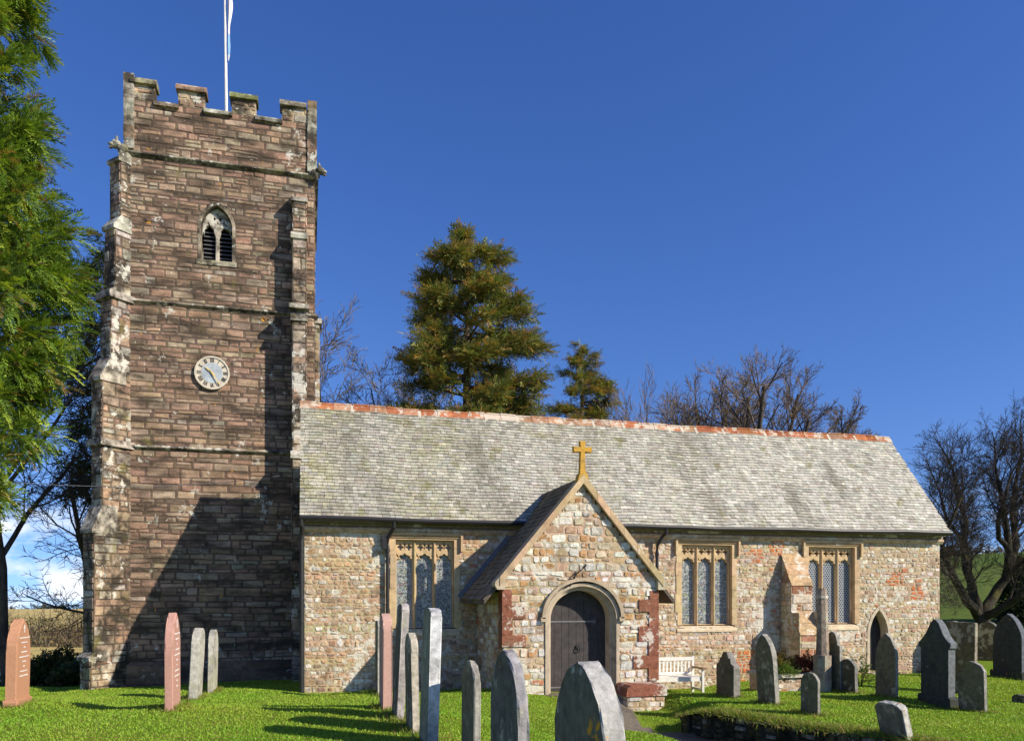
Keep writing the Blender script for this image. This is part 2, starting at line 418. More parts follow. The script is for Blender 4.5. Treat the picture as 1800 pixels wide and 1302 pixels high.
# ------------------------------------------------------------------ masonry
def masonry(mb, o, du, nrm, u0, u1, z0, z1, rows, lens, pal, segs=None, prot=(.004,.022), gap=.007, core=.45, wave=.012, cut=.35, mortar=(.46,.36,.23), top_exact=True, R=rng):
    def W(u, n, z): return (o[0]+du[0]*u+nrm[0]*n, o[1]+du[1]*u+nrm[1]*n, z)
    flip = (du[0]*nrm[1]-du[1]*nrm[0]) > 0     # orientation so that faces look outward
    zs = [z0]
    while zs[-1] < z1-.02:
        h = R.uniform(*rows); nz = zs[-1]+h
        if z1-nz < rows[0]*.7: nz = z1
        zs.append(min(nz, z1))
    ph = [R.uniform(0, 6.28) for _ in zs]
    def bnd(i, u):
        if i == 0 or i == len(zs)-1: return zs[i]
        return zs[i]+wave*math.sin(u*1.9+ph[i])+wave*.6*math.sin(u*5.3+2*ph[i])
    def stone(ua, ub, fa, fb):
        h = .5*(fb(ua)-fa(ua)+fb(ub)-fa(ub)); wd = ub-ua
        if h < .02 or wd < .02: return
        g = gap*R.uniform(.6,1.5)
        j = min(.012, h*.12)
        c = min(h, wd)*cut*R.uniform(.25,1)*.5
        x0, x1 = ua+g, ub-g
        A = fa(ua)+g+R.uniform(0,j); B = fa(ub)+g+R.uniform(0,j); Cc = fb(ub)-g-R.uniform(0,j); Dd = fb(ua)-g-R.uniform(0,j)
        cs = [min(h,wd)*cut*.5*R.uniform(.2,1.1) for _ in range(4)]
        ring = [(x0+cs[0],A),(x1-cs[1],B),(x1-R.uniform(0,j),B+cs[1]),(x1-R.uniform(0,j),Cc-cs[2]),(x1-cs[2],Cc),(x0+cs[3],Dd),(x0+R.uniform(0,j),Dd-cs[3]),(x0+R.uniform(0,j),A+cs[0])]
        cu = sum(p[0] for p in ring)/8; cz = sum(p[1] for p in ring)/8
        p = R.uniform(*prot); e = R.uniform(.010,.02)
        k = 1-2*e/min(wd, h) if min(wd,h) > .06 else .7
        k = max(k, .6)
        tu, tz = R.uniform(-.25,.25)*p, R.uniform(-.3,.3)*p
        vs = [W(u, -.006, z) for u, z in ring]
        for u, z in ring:
            uu, zz = cu+(u-cu)*k, cz+(z-cz)*k
            vs.append(W(uu, p+tu*(uu-cu)/max(wd,.01)*2+tz*(zz-cz)/max(h,.01)*2, zz))
        col = pal(.5*(ua+ub), cz, R)
        f = [tuple(range(8,16))]+[(i,(i+1)%8,8+(i+1)%8,8+i) for i in range(8)]
        if flip: f = [tuple(reversed(q)) for q in f]
        mb.add(vs, f, col)
    for r in range(len(zs)-1):
        za, zb = zs[r], zs[r+1]; h = zb-za
        sg = segs(za, zb) if segs else [(u0,u1)]
        for (a, b) in sg:
            if b-a < .03: continue
            e_ = .004
            P = [W(a+e_,0,za),W(b-e_,0,za),W(b-e_,-core,za),W(a+e_,-core,za),W(a+e_,0,zb),W(b-e_,0,zb),W(b-e_,-core,zb),W(a+e_,-core,zb)]
            fs = [(0,3,2,1),(4,5,6,7),(0,1,5,4),(1,2,6,5),(2,3,7,6),(3,0,4,7)]
            if flip: fs = [tuple(reversed(q)) for q in fs]
            mb.add(P, fs, tuple(x*R.uniform(.9,1.1) for x in mortar))
            u = a
            while u < b-.02:
                l = R.uniform(*lens)
                if R.random() < .12: l *= 1.5
                ub = u+l
                if b-ub < lens[0]*.6: ub = b
                fa = lambda q, r=r: bnd(r, q); fb = lambda q, r=r: bnd(r+1, q)
                if h > .17 and R.random() < .35:
                    m_ = R.uniform(.4,.6)
                    fm = lambda q, fa=fa, fb=fb, m_=m_: fa(q)*(1-m_)+fb(q)*m_
                    if R.random() < .5:
                        stone(u, ub, fa, fm); stone(u, ub, fm, fb)
                    else:
                        um = u+(ub-u)*R.uniform(.4,.6)
                        stone(u, ub, fa, fm); stone(u, um, fm, fb); stone(um, ub, fm, fb)
                else: stone(u, ub, fa, fb)
                u = ub

def jit(c, R, k=.2, h=.05):
    s = R.uniform(1-k, 1+k)
    return tuple(max(.01, x*s*R.uniform(1-h, 1+h)) for x in c)
NAVE = [((.48,.37,.235),7),((.56,.47,.34),6),((.46,.31,.21),5),((.43,.38,.30),3),((.63,.59,.51),6.5),((.50,.34,.20),2.5),((.44,.41,.35),3),((.32,.23,.16),2.5),((.52,.37,.27),2.5),((.44,.19,.10),.8)]
TOWR = [((.36,.23,.16),6),((.41,.28,.19),6),((.315,.205,.145),4),((.38,.30,.21),4),((.42,.315,.225),3),((.24,.17,.125),2),((.43,.375,.29),1)]
def pick(pal, R):
    t = R.uniform(0, sum(p[1] for p in pal))
    for c, wgt in pal:
        t -= wgt
        if t <= 0: return c
    return pal[0][0]
def pal_nave(u, z, R): return jit(pick(NAVE, R), R, .22)
def pal_tower(u, z, R): return jit(pick(TOWR, R), R, .2)

def arch_half(z, zs, rise, hw):
    """half width of a slightly pointed arch at height z (springing zs)"""
    if z <= zs: return hw
    if z >= zs+rise: return 0
    t = (z-zs)/rise
    # two-centred arch
    k = (rise*rise-hw*hw)/(2*hw) if rise > hw else 0
    if rise > hw:
        Rr = hw+k; return math.sqrt(max(Rr*Rr-(z-zs)**2, 0))-k
    return hw*math.sqrt(max(1-t*t, 0))
def arch_pts(cx, zs, rise, hw, n=10):
    pts = []
    for i in range(n+1):
        z = zs+rise*math.sin(math.pi/2*i/n); pts.append((cx-arch_half(z, zs, rise, hw), z))
    return pts+[(2*cx-x, z) for x, z in pts[-2::-1]]

def curve_plate(name, outer, holes, y0, y1, mat, parent, bevel=.012, col=(.55,.39,.21)):
    cu = bpy.data.curves.new(name, 'CURVE'); cu.dimensions = '2D'; cu.fill_mode = 'BOTH'
    cu.extrude = abs(y1-y0)/2-bevel; cu.bevel_depth = bevel; cu.bevel_resolution = 0; cu.offset = -bevel
    for poly in [outer]+holes:
        s = cu.splines.new('POLY'); s.points.add(len(poly)-1); s.use_cyclic_u = True
        for p, q in zip(s.points, poly): p.co = (q[0], q[1], 0, 1)
    ob = bpy.data.objects.new('tmp', cu)
    me = bpy.data.meshes.new_from_object(ob)
    bpy.data.objects.remove(ob); bpy.data.curves.remove(cu)
    me.name = name
    ym = (y0+y1)/2
    co = np.zeros(len(me.vertices)*3); me.vertices.foreach_get('co', co); co = co.reshape(-1,3)
    me.vertices.foreach_set('co', np.stack([co[:,0], ym-co[:,2]*1.0, co[:,1]], 1).ravel())
    me.materials.clear(); me.materials.append(mat)
    at = me.attributes.new('Col', 'FLOAT_COLOR', 'FACE'); at.data.foreach_set('color', np.tile(np.array((*col,1.), np.float32), len(me.polygons)))
    bm = bmesh.new(); bm.from_mesh(me); bmesh.ops.recalc_face_normals(bm, faces=bm.faces); bm.to_mesh(me); bm.free()
    o = bpy.data.objects.new(name, me); COL.objects.link(o); o.parent = parent
    return o

# ------------------------------------------------------------------ the church
church = thing('church', 'old stone parish church with a tall battlemented tower, slate roofed nave and gabled porch', 'church')
NX1 = 17.04; WT = 4.02
# window openings (x0, x1) z0 z1
WIN = [(2.02,3.38),(9.2,10.61),(12.86,14.28)]; WZ0, WZ1 = 1.42, 3.46
PD = (15.05,.285,1.12,.66)   # priest door: centre, half width, springing, rise  (z of sill .12)
BUT = (12.03,12.66)
def nave_segs(za, zb):
    zc = .5*(za+zb); cut = []
    for a, b in WIN:
        if WZ0-.08 < zc < WZ1+.02: cut.append((a-.05, b+.05))
    h = arch_half(zc, PD[2]+.05, PD[3]+.06, PD[1]+.05) if zc > .1 else 0
    if h > 0: cut.append((PD[0]-h, PD[0]+h))
    out = []; u = .0
    for a, b in sorted(cut):
        out.append((u, a)); u = b
    out.append((u, NX1)); return out
mb = MB()
def nave_pal(u, z, R):
    if z < .16 and R.random() < .6: return jit((.33,.22,.16), R, .2)
    if u < 2.0 or 3.5 < u < 8.6:
        if R.random() < .35: return jit((.42,.27,.16), R, .2)
    for (cx, cz, rad) in ((11.3,3.2,.16),(15.6,2.6,.18),(16.3,2.2,.17),(11.9,3.42,.18),(13.2,.4,.2),(11.2,.35,.4)):
        if abs(u-cx) < rad*1.3 and abs(z-cz) < rad: return jit((.52,.17,.07), R, .12)
    return pal_nave(u, z, R)
masonry(mb, (0,0), (1,0), (0,-1), 0, NX1, -.4, WT, (.055,.145), (.075,.24), nave_pal, nave_segs, prot=(.002,.018), core=.5, wave=.022, cut=.75, gap=.005)
# west and east gable walls, north wall
def gable_segs(za, zb):
    zc = .5*(za+zb)
    if zc < WT: return [(.02,4.32)]
    t = (zc-WT)/1.27
    return [(t, 4.34-t)] if t < 2.1 else []
masonry(mb, (0,0), (0,1), (-1,0), 0, 4.34, -.4, 6.75, (.10,.24), (.2,.5), pal_nave, gable_segs, core=.45)
masonry(mb, (NX1,0), (0,1), (1,0), 0, 4.34, -.4, 6.75, (.10,.24), (.2,.5), pal_nave, gable_segs, core=.45)
mb.box((.0,3.9,-.4),(NX1,4.345,WT),(.34,.27,.19))
wall = mb.build('nave_wall', M['rubble'], church)
# dark floor and inner partition so that the openings look into a dim interior
mb = MB(); mb.box((.45,.5,-.05),(NX1-.45,3.9,.05),(.12,.10,.08)); mb.build('nave_floor', M['rubble'], church)

# moulded cornice and wall plate
mb = MB()
mb.prism([(0.0,3.58),(-.05,3.60),(-.10,3.66),(-.10,3.70),(-.03,3.74),(0.02,3.74)], 'x', 0, NX1+.05, (.50,.37,.25))
mb.build('cornice', M['rubble'], church)
mb = MB(); mb.box((-.02,-.20,3.80),(NX1+.02,-.006,3.98),(.22,.19,.12)); mb.box((-.02,-.09,3.745),(NX1+.02,-.006,3.797),(.25,.21,.13))
mb.build('wall_plate', M['rubble'], church)
# plinth of darker stones at the east end
# buttress
mb = MB()
bx0, bx1 = BUT
prof = [(0,-.3),(0,3.27),(-.46,2.44),(-.46,1.76),(-.83,1.19),(-.83,-.3)]
mb.prism(prof, 'x', bx0+.03, bx1-.03, (.36,.26,.18))
def but_pal(u, z, R):
    return jit((.34,.155,.095) if R.random() < .55 else (.50,.42,.32), R, .18)
masonry(mb, (bx0,-.466), (1,0), (0,-1), 0, bx1-bx0, 1.78, 2.42, (.18,.26), (.22,.5), but_pal, core=.05, gap=.004, cut=.2)
masonry(mb, (bx0,-.836), (1,0), (0,-1), 0, bx1-bx0, -.3, 1.17, (.18,.28), (.22,.5), but_pal, core=.05, gap=.004, cut=.2)
masonry(mb, (bx0,0), (0,-1), (-1,0), 0, .44, 0, 2.5, (.1,.2), (.12,.3), pal_nave, lambda a, b: [(.0,.46 if b > 1.8 else .8)], core=.03)
masonry(mb, (bx1,0), (0,-1), (1,0), 0, .44, 0, 2.5, (.1,.2), (.12,.3), pal_nave, lambda a, b: [(.0,.46 if b > 1.8 else .8)], core=.03)
# golden weathering slabs
def slab(y0, z0, y1, z1, n):
    for i in range(n):
        a, b = i/n, (i+1)/n
        ya, za, yb, zb = y0+(y1-y0)*a, z0+(z1-z0)*a, y0+(y1-y0)*b, z0+(z1-z0)*b
        l = math.hypot(y1-y0, z1-z0); ny, nz = (z1-z0)/l, -(y1-y0)/l
        if nz < 0: ny, nz = -ny, -nz
        o = .028
        mb.prism([(ya,za),(yb,zb),(yb+ny*o,zb+nz*o),(ya+ny*(o-.012),za+nz*(o-.012))], 'x', bx0+.0, bx1-.0, jit((.50,.34,.19), rng, .08))
slab(0,3.27,-.475,2.415,3); slab(-.455,1.77,-.845,1.165,2)
bt = mb.build('buttress', [M['rubble']], wall)

# roof -------------------------------------------------------------
YR = 2.03; ZE = 3.93; SL = 1.275; ZR = ZE+SL*(YR+.3)
RX0, RX1 = -.10, 17.10
mb = MB()
und = .13
mb.prism([(-.30,ZE-.02),(YR,ZR-.02),(2*YR+.30,ZE-.02),(2*YR+.30,ZE-und),(YR,ZR-und-.08),(-.30,ZE-und)], 'x', RX0+.02, RX1-.02, (.20,.16,.11))
Ls = math.hypot(YR+.3, ZR-ZE); cs_, sn_ = (YR+.3)/Ls, (ZR-ZE)/Ls
def slates(mb, org, du, up, nrm, Lu, Ls, colf, row=.135, wid=(.14,.26), keep=None, R=rng):
    """org corner at the eave; du along the eave; up the slope; nrm outward"""
    nr = int(math.ceil(Ls/row))
    def W(u, s, n): return tuple(org[i]+du[i]*u+up[i]*s+nrm[i]*n for i in range(3))
    for r in range(nr):
        s0 = r*row; s1 = min(s0+row*1.08, Ls)
        u = -R.uniform(0, wid[0])
        while u < Lu:
            l = R.uniform(*wid); a, b = max(u,0)+.003, min(u+l, Lu)-.003; u += l
            if b-a < .03: continue
            if keep and not keep(.5*(a+b), .5*(s0+s1)): continue
            t0 = .024+R.uniform(0,.009); d0 = R.uniform(-.008,.008); tw = R.uniform(-.004,.004)
            c = colf(.5*(a+b), .5*(s0+s1), R)
            mb.add([W(a,s0+d0,0),W(b,s0+d0,0),W(b,s0+d0,t0+tw),W(a,s0+d0,t0-tw),W(a,s1,.006),W(b,s1,.006)],
                   [(0,1,2,3),(3,2,5,4),(0,3,4),(1,5,2)], c)
def rc(u, s, R):
    k = min(1, u/12.0)
    base = (.345+.115*k, .332+.110*k, .28+.098*k)
    gk = (1-k)*max(0, .5+.5*math.sin(u*2.1+.7*math.sin(s*1.3)+math.sin(u*.7)*1.5))*(.4+.6*math.sin(s*1.1+u*.5)**2)
    if R.random() < .75: base = tuple(a*(1-.6*gk)+b*.6*gk for a, b in zip(base, (.34,.315,.15)))
    if R.random() < .12: base = tuple(x*.72 for x in base)
    elif R.random() < .10: base = tuple(x*1.25 for x in base)
    if R.random() < .04: base = (.34,.31,.25)
    return jit(base, R, .15, .03)
slates(mb, (RX0,-.32,ZE-.02), (1,0,0), (0,cs_,sn_), (0,-sn_,cs_), RX1-RX0, Ls, rc, row=.106, wid=(.10,.20))
slates(mb, (RX1,2*YR+.32,ZE-.02), (-1,0,0), (0,-cs_,sn_), (0,sn_,cs_), RX1-RX0, Ls, rc, row=.27, wid=(.3,.5))
def sag(x): return -.03*math.sin(math.pi*min(max(x/17,0),1))+.010*math.sin(x*1.7)+.006*math.sin(x*4.1+1)
mb.v = [(x, y, z+sag(x)) for x, y, z in mb.v]
roof = mb.build('nave_roof', M['slate'], church)
mb = MB()
x = RX0-.02; i = 0
while x < RX1:
    l = U(.38,.48); x2 = min(x+l, RX1+.02)
    c = jit((.40,.145,.065), rng, .25) if rng.random() < .65 else jit((.40,.22,.13), rng, .2)
    d = U(-.012,.012); q = .125
    z = ZR+.035+d
    mb.prism([(YR-q,z-q*SL+.02),(YR-.05,z-.03),(YR,z+.015),(YR+.05,z-.03),(YR+q,z-q*SL+.02),(YR+q,z-q*SL-.03),(YR,z-.10),(YR-q,z-q*SL-.03)], 'x', x+.004, x2-.004, c)
    mb.tube([(x+.0,YR,z+.012),(x2-.02,YR,z+.012)], .035, 6, c)
    if rng.random() < .3: mb.prism([(YR-q-.02,z-q*SL+.0),(YR-.03,z-.0),(YR+.03,z-.0),(YR+.03,z-.06),(YR-q-.02,z-q*SL-.05)], 'x', x2-.06, x2+.02, (.55,.50,.40))
    x = x2
mb.v = [(x, y, z+sag(x)) for x, y, z in mb.v]
mb.build('ridge_tiles', M['terracotta'], roof)
# gutter and downpipes
mb = MB(); mb.tube([(RX0+(RX1-RX0)*i/24,-.345,ZE-.05+sag(RX0+(RX1-RX0)*i/24)) for i in range(25)], .055, 8, (.02,.02,.02)); mb.build('gutter', M['iron'], church)
for px_, zt, dx in ((1.83,3.55,.12),(8.48,3.5,.14),(-.06,3.6,.0)):
    mb = MB()
    mb.tube([(px_+dx,-.345,ZE-.08),(px_+dx,-.33,ZE-.22),(px_+dx*.7,-.2,ZE-.30),(px_,-.12,zt-.08),(px_,-.10,zt-.25),(px_,-.10,-.1)], .042, 8, (.02,.02,.02))
    for zz in (3.2,1.6,.4): mb.tube([(px_,-.10,zz-.035),(px_,-.10,zz+.035)], .055, 8, (.02,.02,.02))
    if dx == .12: mb.box((px_-.13,-.2,zt-.32),(px_-.03,-.01,zt-.08),(.02,.02,.02))
    mb.build('downpipe', M['iron'], church)

# nave windows -----------------------------------------------------
HAM = (.54,.40,.235)
def light_head(c, hw, z0, zs, zt):
    """cusped ogee headed light as polygon"""
    p = [(c-hw,z0),(c+hw,z0),(c+hw,zs)]
    h = zt-zs
    right = [(.86,.16),(.98,.30),(.90,.44),(.66,.48),(.62,.60),(.66,.70),(.42,.80),(.18,.86),(.06,1.0)]
    p += [(c+hw*a, zs+h*b) for a, b in right] + [(c-hw*a, zs+h*b) for a, b in right[::-1]] + [(c-hw,zs)]
    return p
def quatre(cx, cz, r, n=16):
    return [(cx+r*(.72+.28*math.cos(4*t))*math.cos(t), cz+r*1.15*(.72+.28*math.cos(4*t))*math.sin(t)) for t in [2*math.pi*i/n for i in range(n)]]
def nave_window(x0, x1, kind):
    root = None
    z0, z1 = WZ0, WZ1
    mb = MB()
    # jambs in long and short blocks, lintel, splayed sill
    for sx, xa, xb in ((-1, x0-.14, x0), (1, x1, x1+.14)):
        z = z0
        while z < z1-.01:
            zz = min(z+U(.3,.5), z1); e = U(-.02,.05)
            if sx < 0: mb.box((xa-e,-.022,z+.003),(xb,.27,zz-.003), jit(HAM, rng, .1))
            else: mb.box((xa,-.022,z+.003),(xb+e,.27,zz-.003), jit(HAM, rng, .1))
            z = zz
    mb.box((x0-.16,-.024,z1),(x1+.16,.27,z1+.10), HAM)
    mb.prism([(.27,z0-.02),(.02,z0-.02),(-.03,z0-.12),(-.03,z0-.17),(.27,z0-.17)], 'x', x0-.13, x1+.13, (.62,.50,.34))
    root = mb.build('window', M['ham'], church)
    # hood mould with dropped ends
    mb = MB()
    zt = z1+.10
    mb.box((x0-.20,-.10,zt-.0),(x1+.20,-.005,zt+.055), jit(HAM, rng, .05))
    for xa in (x0-.20, x1+.145): mb.box((xa,-.10,zt-.36),(xa+.055,-.005,zt-.001), jit(HAM, rng, .05))
    mb.box((x0-.10,-.055,zt-.055),(x1+.10,-.004,zt-.002), jit((.40,.27,.15), rng, .05))
    mb.build('hood_mould', M['ham'], root)
    W_ = x1-x0; mul_ = .085; lw = (W_-2*mul_-2*.03)/3
    holes = []
    for k in range(3):
        c = x0+.03+lw/2+k*(lw+mul_)
        holes.append(light_head(c, lw/2, z0+.02, z0+1.50, z0+1.72))
        for s in (-1,1):
            holes.append(quatre(c+s*lw*.26, z0+1.87, lw*.20))
            holes.append([(c+s*lw*.30,z0+1.62),(c+s*lw*.50,z0+1.66),(c+s*lw*.50,z0+1.74)] if s > 0 else [(c+s*lw*.50,z0+1.74),(c+s*lw*.50,z0+1.66),(c+s*lw*.30,z0+1.62)])
        holes.append([(c-.022,z0+1.93),(c,z0+1.86),(c+.022,z0+1.93),(c,z0+1.99)])
    curve_plate('tracery', [(x0,z0),(x1,z0),(x1,z1),(x0,z1)], holes, .10, .22, M['ham'], root, col=HAM)
    mb = MB()
    for k in range(2):
        c = x0+.03+lw+mul_/2+k*(lw+mul_)
        mb.prism([(c-.030,.105),(c-.012,.055),(c+.012,.055),(c+.030,.105)], 'z', z0-.01, z1-.002, jit(HAM, rng, .05))
        mb.build('mullion', M['ham'], root); mb = MB()
    mb = MB(); mb.box((x0,.195,z0),(x1,.205,z1))
    g = mb.build('pane', M['stained'] if kind == 0 else M['glass'], root)
    # guard of diagonal wires / lead lattice
    mb = MB()
    for k in range(3):
        c = x0+.03+lw/2+k*(lw+mul_); a, b = c-lw/2, c+lw/2
        if kind == 1:
            st = .10; sl = 1.35; n = int((1.75+lw*sl)/st)
            for i in range(-4, n+1):
                for s in (1,-1):
                    zb = z0+i*st
                    pa, pb = (a, zb if s > 0 else zb+lw*sl), (b, zb+lw*sl if s > 0 else zb)
                    # clip
                    def clip(p, q):
                        t0, t1 = 0., 1.
                        dz = q[1]-p[1]
                        for lim, sg in ((z0+.01,1),(z0+1.70,-1)):
                            d0 = (p[1]-lim)*sg; dd = dz*sg
                            if abs(dd) < 1e-9:
                                if d0 < 0: return None
                            else:
                                t = -d0/dd
                                if dd > 0: t0 = max(t0,t)
                                else: t1 = min(t1,t)
                        return None if t0 >= t1 else ((p[0]+(q[0]-p[0])*t0,p[1]+dz*t0),(p[0]+(q[0]-p[0])*t1,p[1]+dz*t1))
                    r = clip(pa, pb)
                    if r: mb.strip(list(r), .017, .165, .172, (.4,.4,.4))
        else:
            for i in range(1,6):
                mb.strip([(a,z0+i*.28),(b,z0+i*.28)], .012, .185, .192, (.2,.2,.2))
            mb.strip([(a+.02,z0+.02),(a+.02,z0+1.55)], .014, .185, .192); mb.strip([(b-.02,z0+.02),(b-.02,z0+1.55)], .014, .185, .192)
    mb.build('window_lattice', M['lattice'], root)
    return root
for (a, b), k in zip(WIN, (0,0,1)): nave_window(a, b, k)

# priest door ------------------------------------------------------
c, hw, zs, rise = PD
mb = MB()
pts = [(c-hw-.05,.02)]+[(x, z) for x, z in arch_pts(c, zs, rise+.06, hw+.05, 8)]+[(c+hw+.05,.02)]
mb.strip(pts, .085, -.02, .34, (.50,.42,.31))
pd = mb.build('priest_doorway', M['ham'], church, fixn=True)
mb = MB(); poly = [(c-hw,.0)]+arch_pts(c, zs, rise, hw, 8)+[(c+hw,.0)]
mb.prism(poly, 'y', .28, .33, (.05,.05,.05))
for i in range(5): mb.box((c-hw+.02+i*.105,.268,.05),(c-hw+.11+i*.105,.2795,zs+.1),(.05,.05,.05))
mb.build('door', M['iron'], pd)
mb = MB(); mb.box((c-.40,-.30,-.1),(c+.40,-.01,.10),(.45,.38,.3)); mb.build('doorstep', M['rubble'], pd)

# ------------------------------------------------------------------ porch
PX0, PX1, PY = 3.93, 7.33, -2.55
PC = .5*(PX0+PX1); PAZ = 4.50; PS = 1.19; PHW = .5*(PX1-PX0)
DHW, DZS, DR = .66, 1.68, .60       # door arch
DC = 5.64
def porch_segs(za, zb):
    zc = .5*(za+zb); hwid = min(PHW, (PAZ+.02-zc)/PS)
    a, b = PC-hwid-PX0, PC+hwid-PX0
    if hwid < .05: return []
    h = arch_half(zc, DZS, DR+.16, DHW+.16)
    if h > 0: return [(a, DC-h-PX0), (DC+h-PX0, b)]
    return [(a, b)]
RED = (.26,.105,.065)
def porch_pal(u, z, R):
    wdt = PX1-PX0
    c = pick(NAVE, R)
    if R.random() < .3: c = (.62,.60,.53)
    elif R.random() < .25: c = (.44,.26,.12)
    return jit(c, R, .2)
mb = MB()
masonry(mb, (PX0,PY), (1,0), (0,-1), 0, PX1-PX0, -.5, PAZ, (.09,.20), (.11,.36), porch_pal, porch_segs, prot=(.003,.022), core=.42, wave=.02, cut=.6, gap=.006)
masonry(mb, (PX0,PY+.42), (0,1), (-1,0), 0, 2.12, -.5, 2.25, (.10,.2), (.14,.4), pal_nave, prot=(.006,.03), core=.42)
masonry(mb, (PX1,PY+.42), (0,1), (1,0), 0, 2.12, -.5, 2.25, (.10,.2), (.14,.4), pal_nave, prot=(.006,.03), core=.42)
for (wq, z0q, z1q) in ((.17,1.98,2.30),(.44,1.70,1.975),(.19,1.37,1.695),(.47,1.13,1.365)):
    mb.box((PX0-.03,PY-.034,z0q),(PX0+wq,PY+.3,z1q), jit(RED, rng, .12))
for (wq, z0q, z1q) in ((.17,2.10,2.28),(.42,1.83,2.095),(.19,1.52,1.825),(.43,1.20,1.515),(.20,.90,1.195),(.55,.63,.895),(.20,.36,.625)):
    mb.box((PX1-wq,PY-.034,z0q),(PX1+.03,PY+.3,z1q), jit(RED, rng, .12))
# returns at the front corners
for xx, nn in ((PX0,-1),(PX1,1)):
    masonry(mb, (xx,PY), (0,1), (nn,0), 0, .42, -.5, 2.25, (.16,.25), (.2,.42), lambda u, z, R: jit(RED if .9 < z < 2.2 else (.42,.34,.25), R, .15), prot=(.004,.012), core=.02)
# low stone seat end beside the door, capped with red stone
masonry(mb, (6.37,-3.22), (1,0), (0,-1), 0, .82, -.55, .12, (.11,.18), (.16,.36), pal_nave, core=.62)
masonry(mb, (6.37,-2.6), (0,-1), (-1,0), 0, .62, -.55, .12, (.11,.18), (.16,.36), pal_nave, core=.02)
masonry(mb, (7.19,-2.6), (0,-1), (1,0), 0, .62, -.55, .12, (.11,.18), (.16,.36), pal_nave, core=.02)
mb.prism([(6.33,.12),(7.23,.12),(7.23,.31),(7.19,.345),(6.43,.345),(6.35,.29)], 'y', -3.26, -2.585, jit(RED, rng, .05))
porch = mb.build('porch_wall', M['rubble'], church)
# roof
mb = MB()
PE = 2.10; ze = PAZ+.10-PS*PE; zr = PAZ+.10
yA, yB = PY+.0, .55
mb.prism([(PC-PE,ze-.03),(PC,zr-.03),(PC+PE,ze-.03),(PC+PE,ze-.10),(PC,zr-.12),(PC-PE,ze-.10)], 'y', yA, -.03, (.12,.10,.08))
def rear(s, xoff):   # the porch roof dies into the nave roof
    return 0
l2 = math.hypot(PE, zr-ze); cx_, sz_ = PE/l2, (zr-ze)/l2
def pc(u, s, R): return jit((.225,.185,.125), R, .25)
def kp_w(u, s):    # u from the rear towards the front on the west slope
    y = yB-u; z = ze+sz_*s; return y < -.02 or z > ZE+SL*(y+.3)-.05
slates(mb, (PC-PE,yB,ze-.02), (0,-1,0), (cx_,0,sz_), (-sz_,0,cx_), yB-yA, l2, pc, row=.15, keep=kp_w)
def kp_e(u, s):
    y = yA+u; z = ze+sz_*s; return y < -.02 or z > ZE+SL*(y+.3)-.05
slates(mb, (PC+PE,yA,ze-.02), (0,1,0), (-cx_,0,sz_), (sz_,0,cx_), yB-yA, l2, pc, row=.15, keep=kp_e)
mb.tube([(PC,yA,zr+.0),(PC,.35,zr+.0)], .05, 6, (.2,.17,.14))
proof = mb.build('porch_roof', M['slate_dark'], church)
# lead flashing where the porch meets the nave
for s in (-1,1):
    mb = MB(); mb.strip([(PC+s*(PE+.02),ze+.02),(PC+s*.62,zr-PS*.62+.05)], .16, -.030, -.010, (.1,.1,.12))
    mb.build('lead_flashing', M['lead'], proof)
# coping
mb = MB()
apex = PAZ+.20
for s in (-1,1):
    n = 6; X0, X1 = 0, 1.80
    for i in range(n):
        a, b = X0+(X1-X0)*i/n, X0+(X1-X0)*(i+1)/n
        cpl = jit((.50,.37,.22), rng, .12)
        za, zb = apex-PS*a, apex-PS*b
        pts = [(PC+s*a,za-.19),(PC+s*b,zb-.19),(PC+s*b,zb),(PC+s*a,za)]
        mb.prism(pts, 'y', PY-.11-.004*i, PY+.22, cpl)
    # kneeler
    kx = PC+s*1.80; kz = apex-PS*1.80
    mb.prism([(kx-s*.12,kz-.26),(kx+s*.05,kz-.26),(kx+s*.10,kz-.17),(kx+s*.09,kz-.10),(kx,kz-.002),(kx-s*.12,kz+.02)], 'y', PY-.115, PY+.23, jit((.50,.40,.28), rng, .05))
cop = mb.build('coping', M['ham'], porch, fixn=True)
# cross
mb = MB(); Y = (.60,.345,.06)
def cbox(x0,x1,z0,z1): mb.box((x0,PY-.07,z0),(x1,PY+.05,z1),Y)
zc0 = apex+.02
mb.prism([(PC-.13,apex-.15),(PC+.13,apex-.15),(PC+.075,apex+.03),(PC-.075,apex+.03)], 'y', PY-.10, PY+.12, (.62,.38,.08))
mb.prism([(PC-.06,apex+.02),(PC+.06,apex+.02),(PC+.045,5.18),(PC-.045,5.18)], 'y', PY-.055, PY+.055, Y)
mb.prism([(PC-.045,5.181),(PC+.045,5.181),(PC+.195,5.165),(PC+.20,5.28),(PC+.047,5.27),(PC+.06,5.40),(PC-.06,5.40),(PC-.047,5.27),(PC-.20,5.28),(PC-.195,5.165)], 'y', PY-.055, PY+.055, Y)
mb.build('gable_cross', M['cross'], porch)
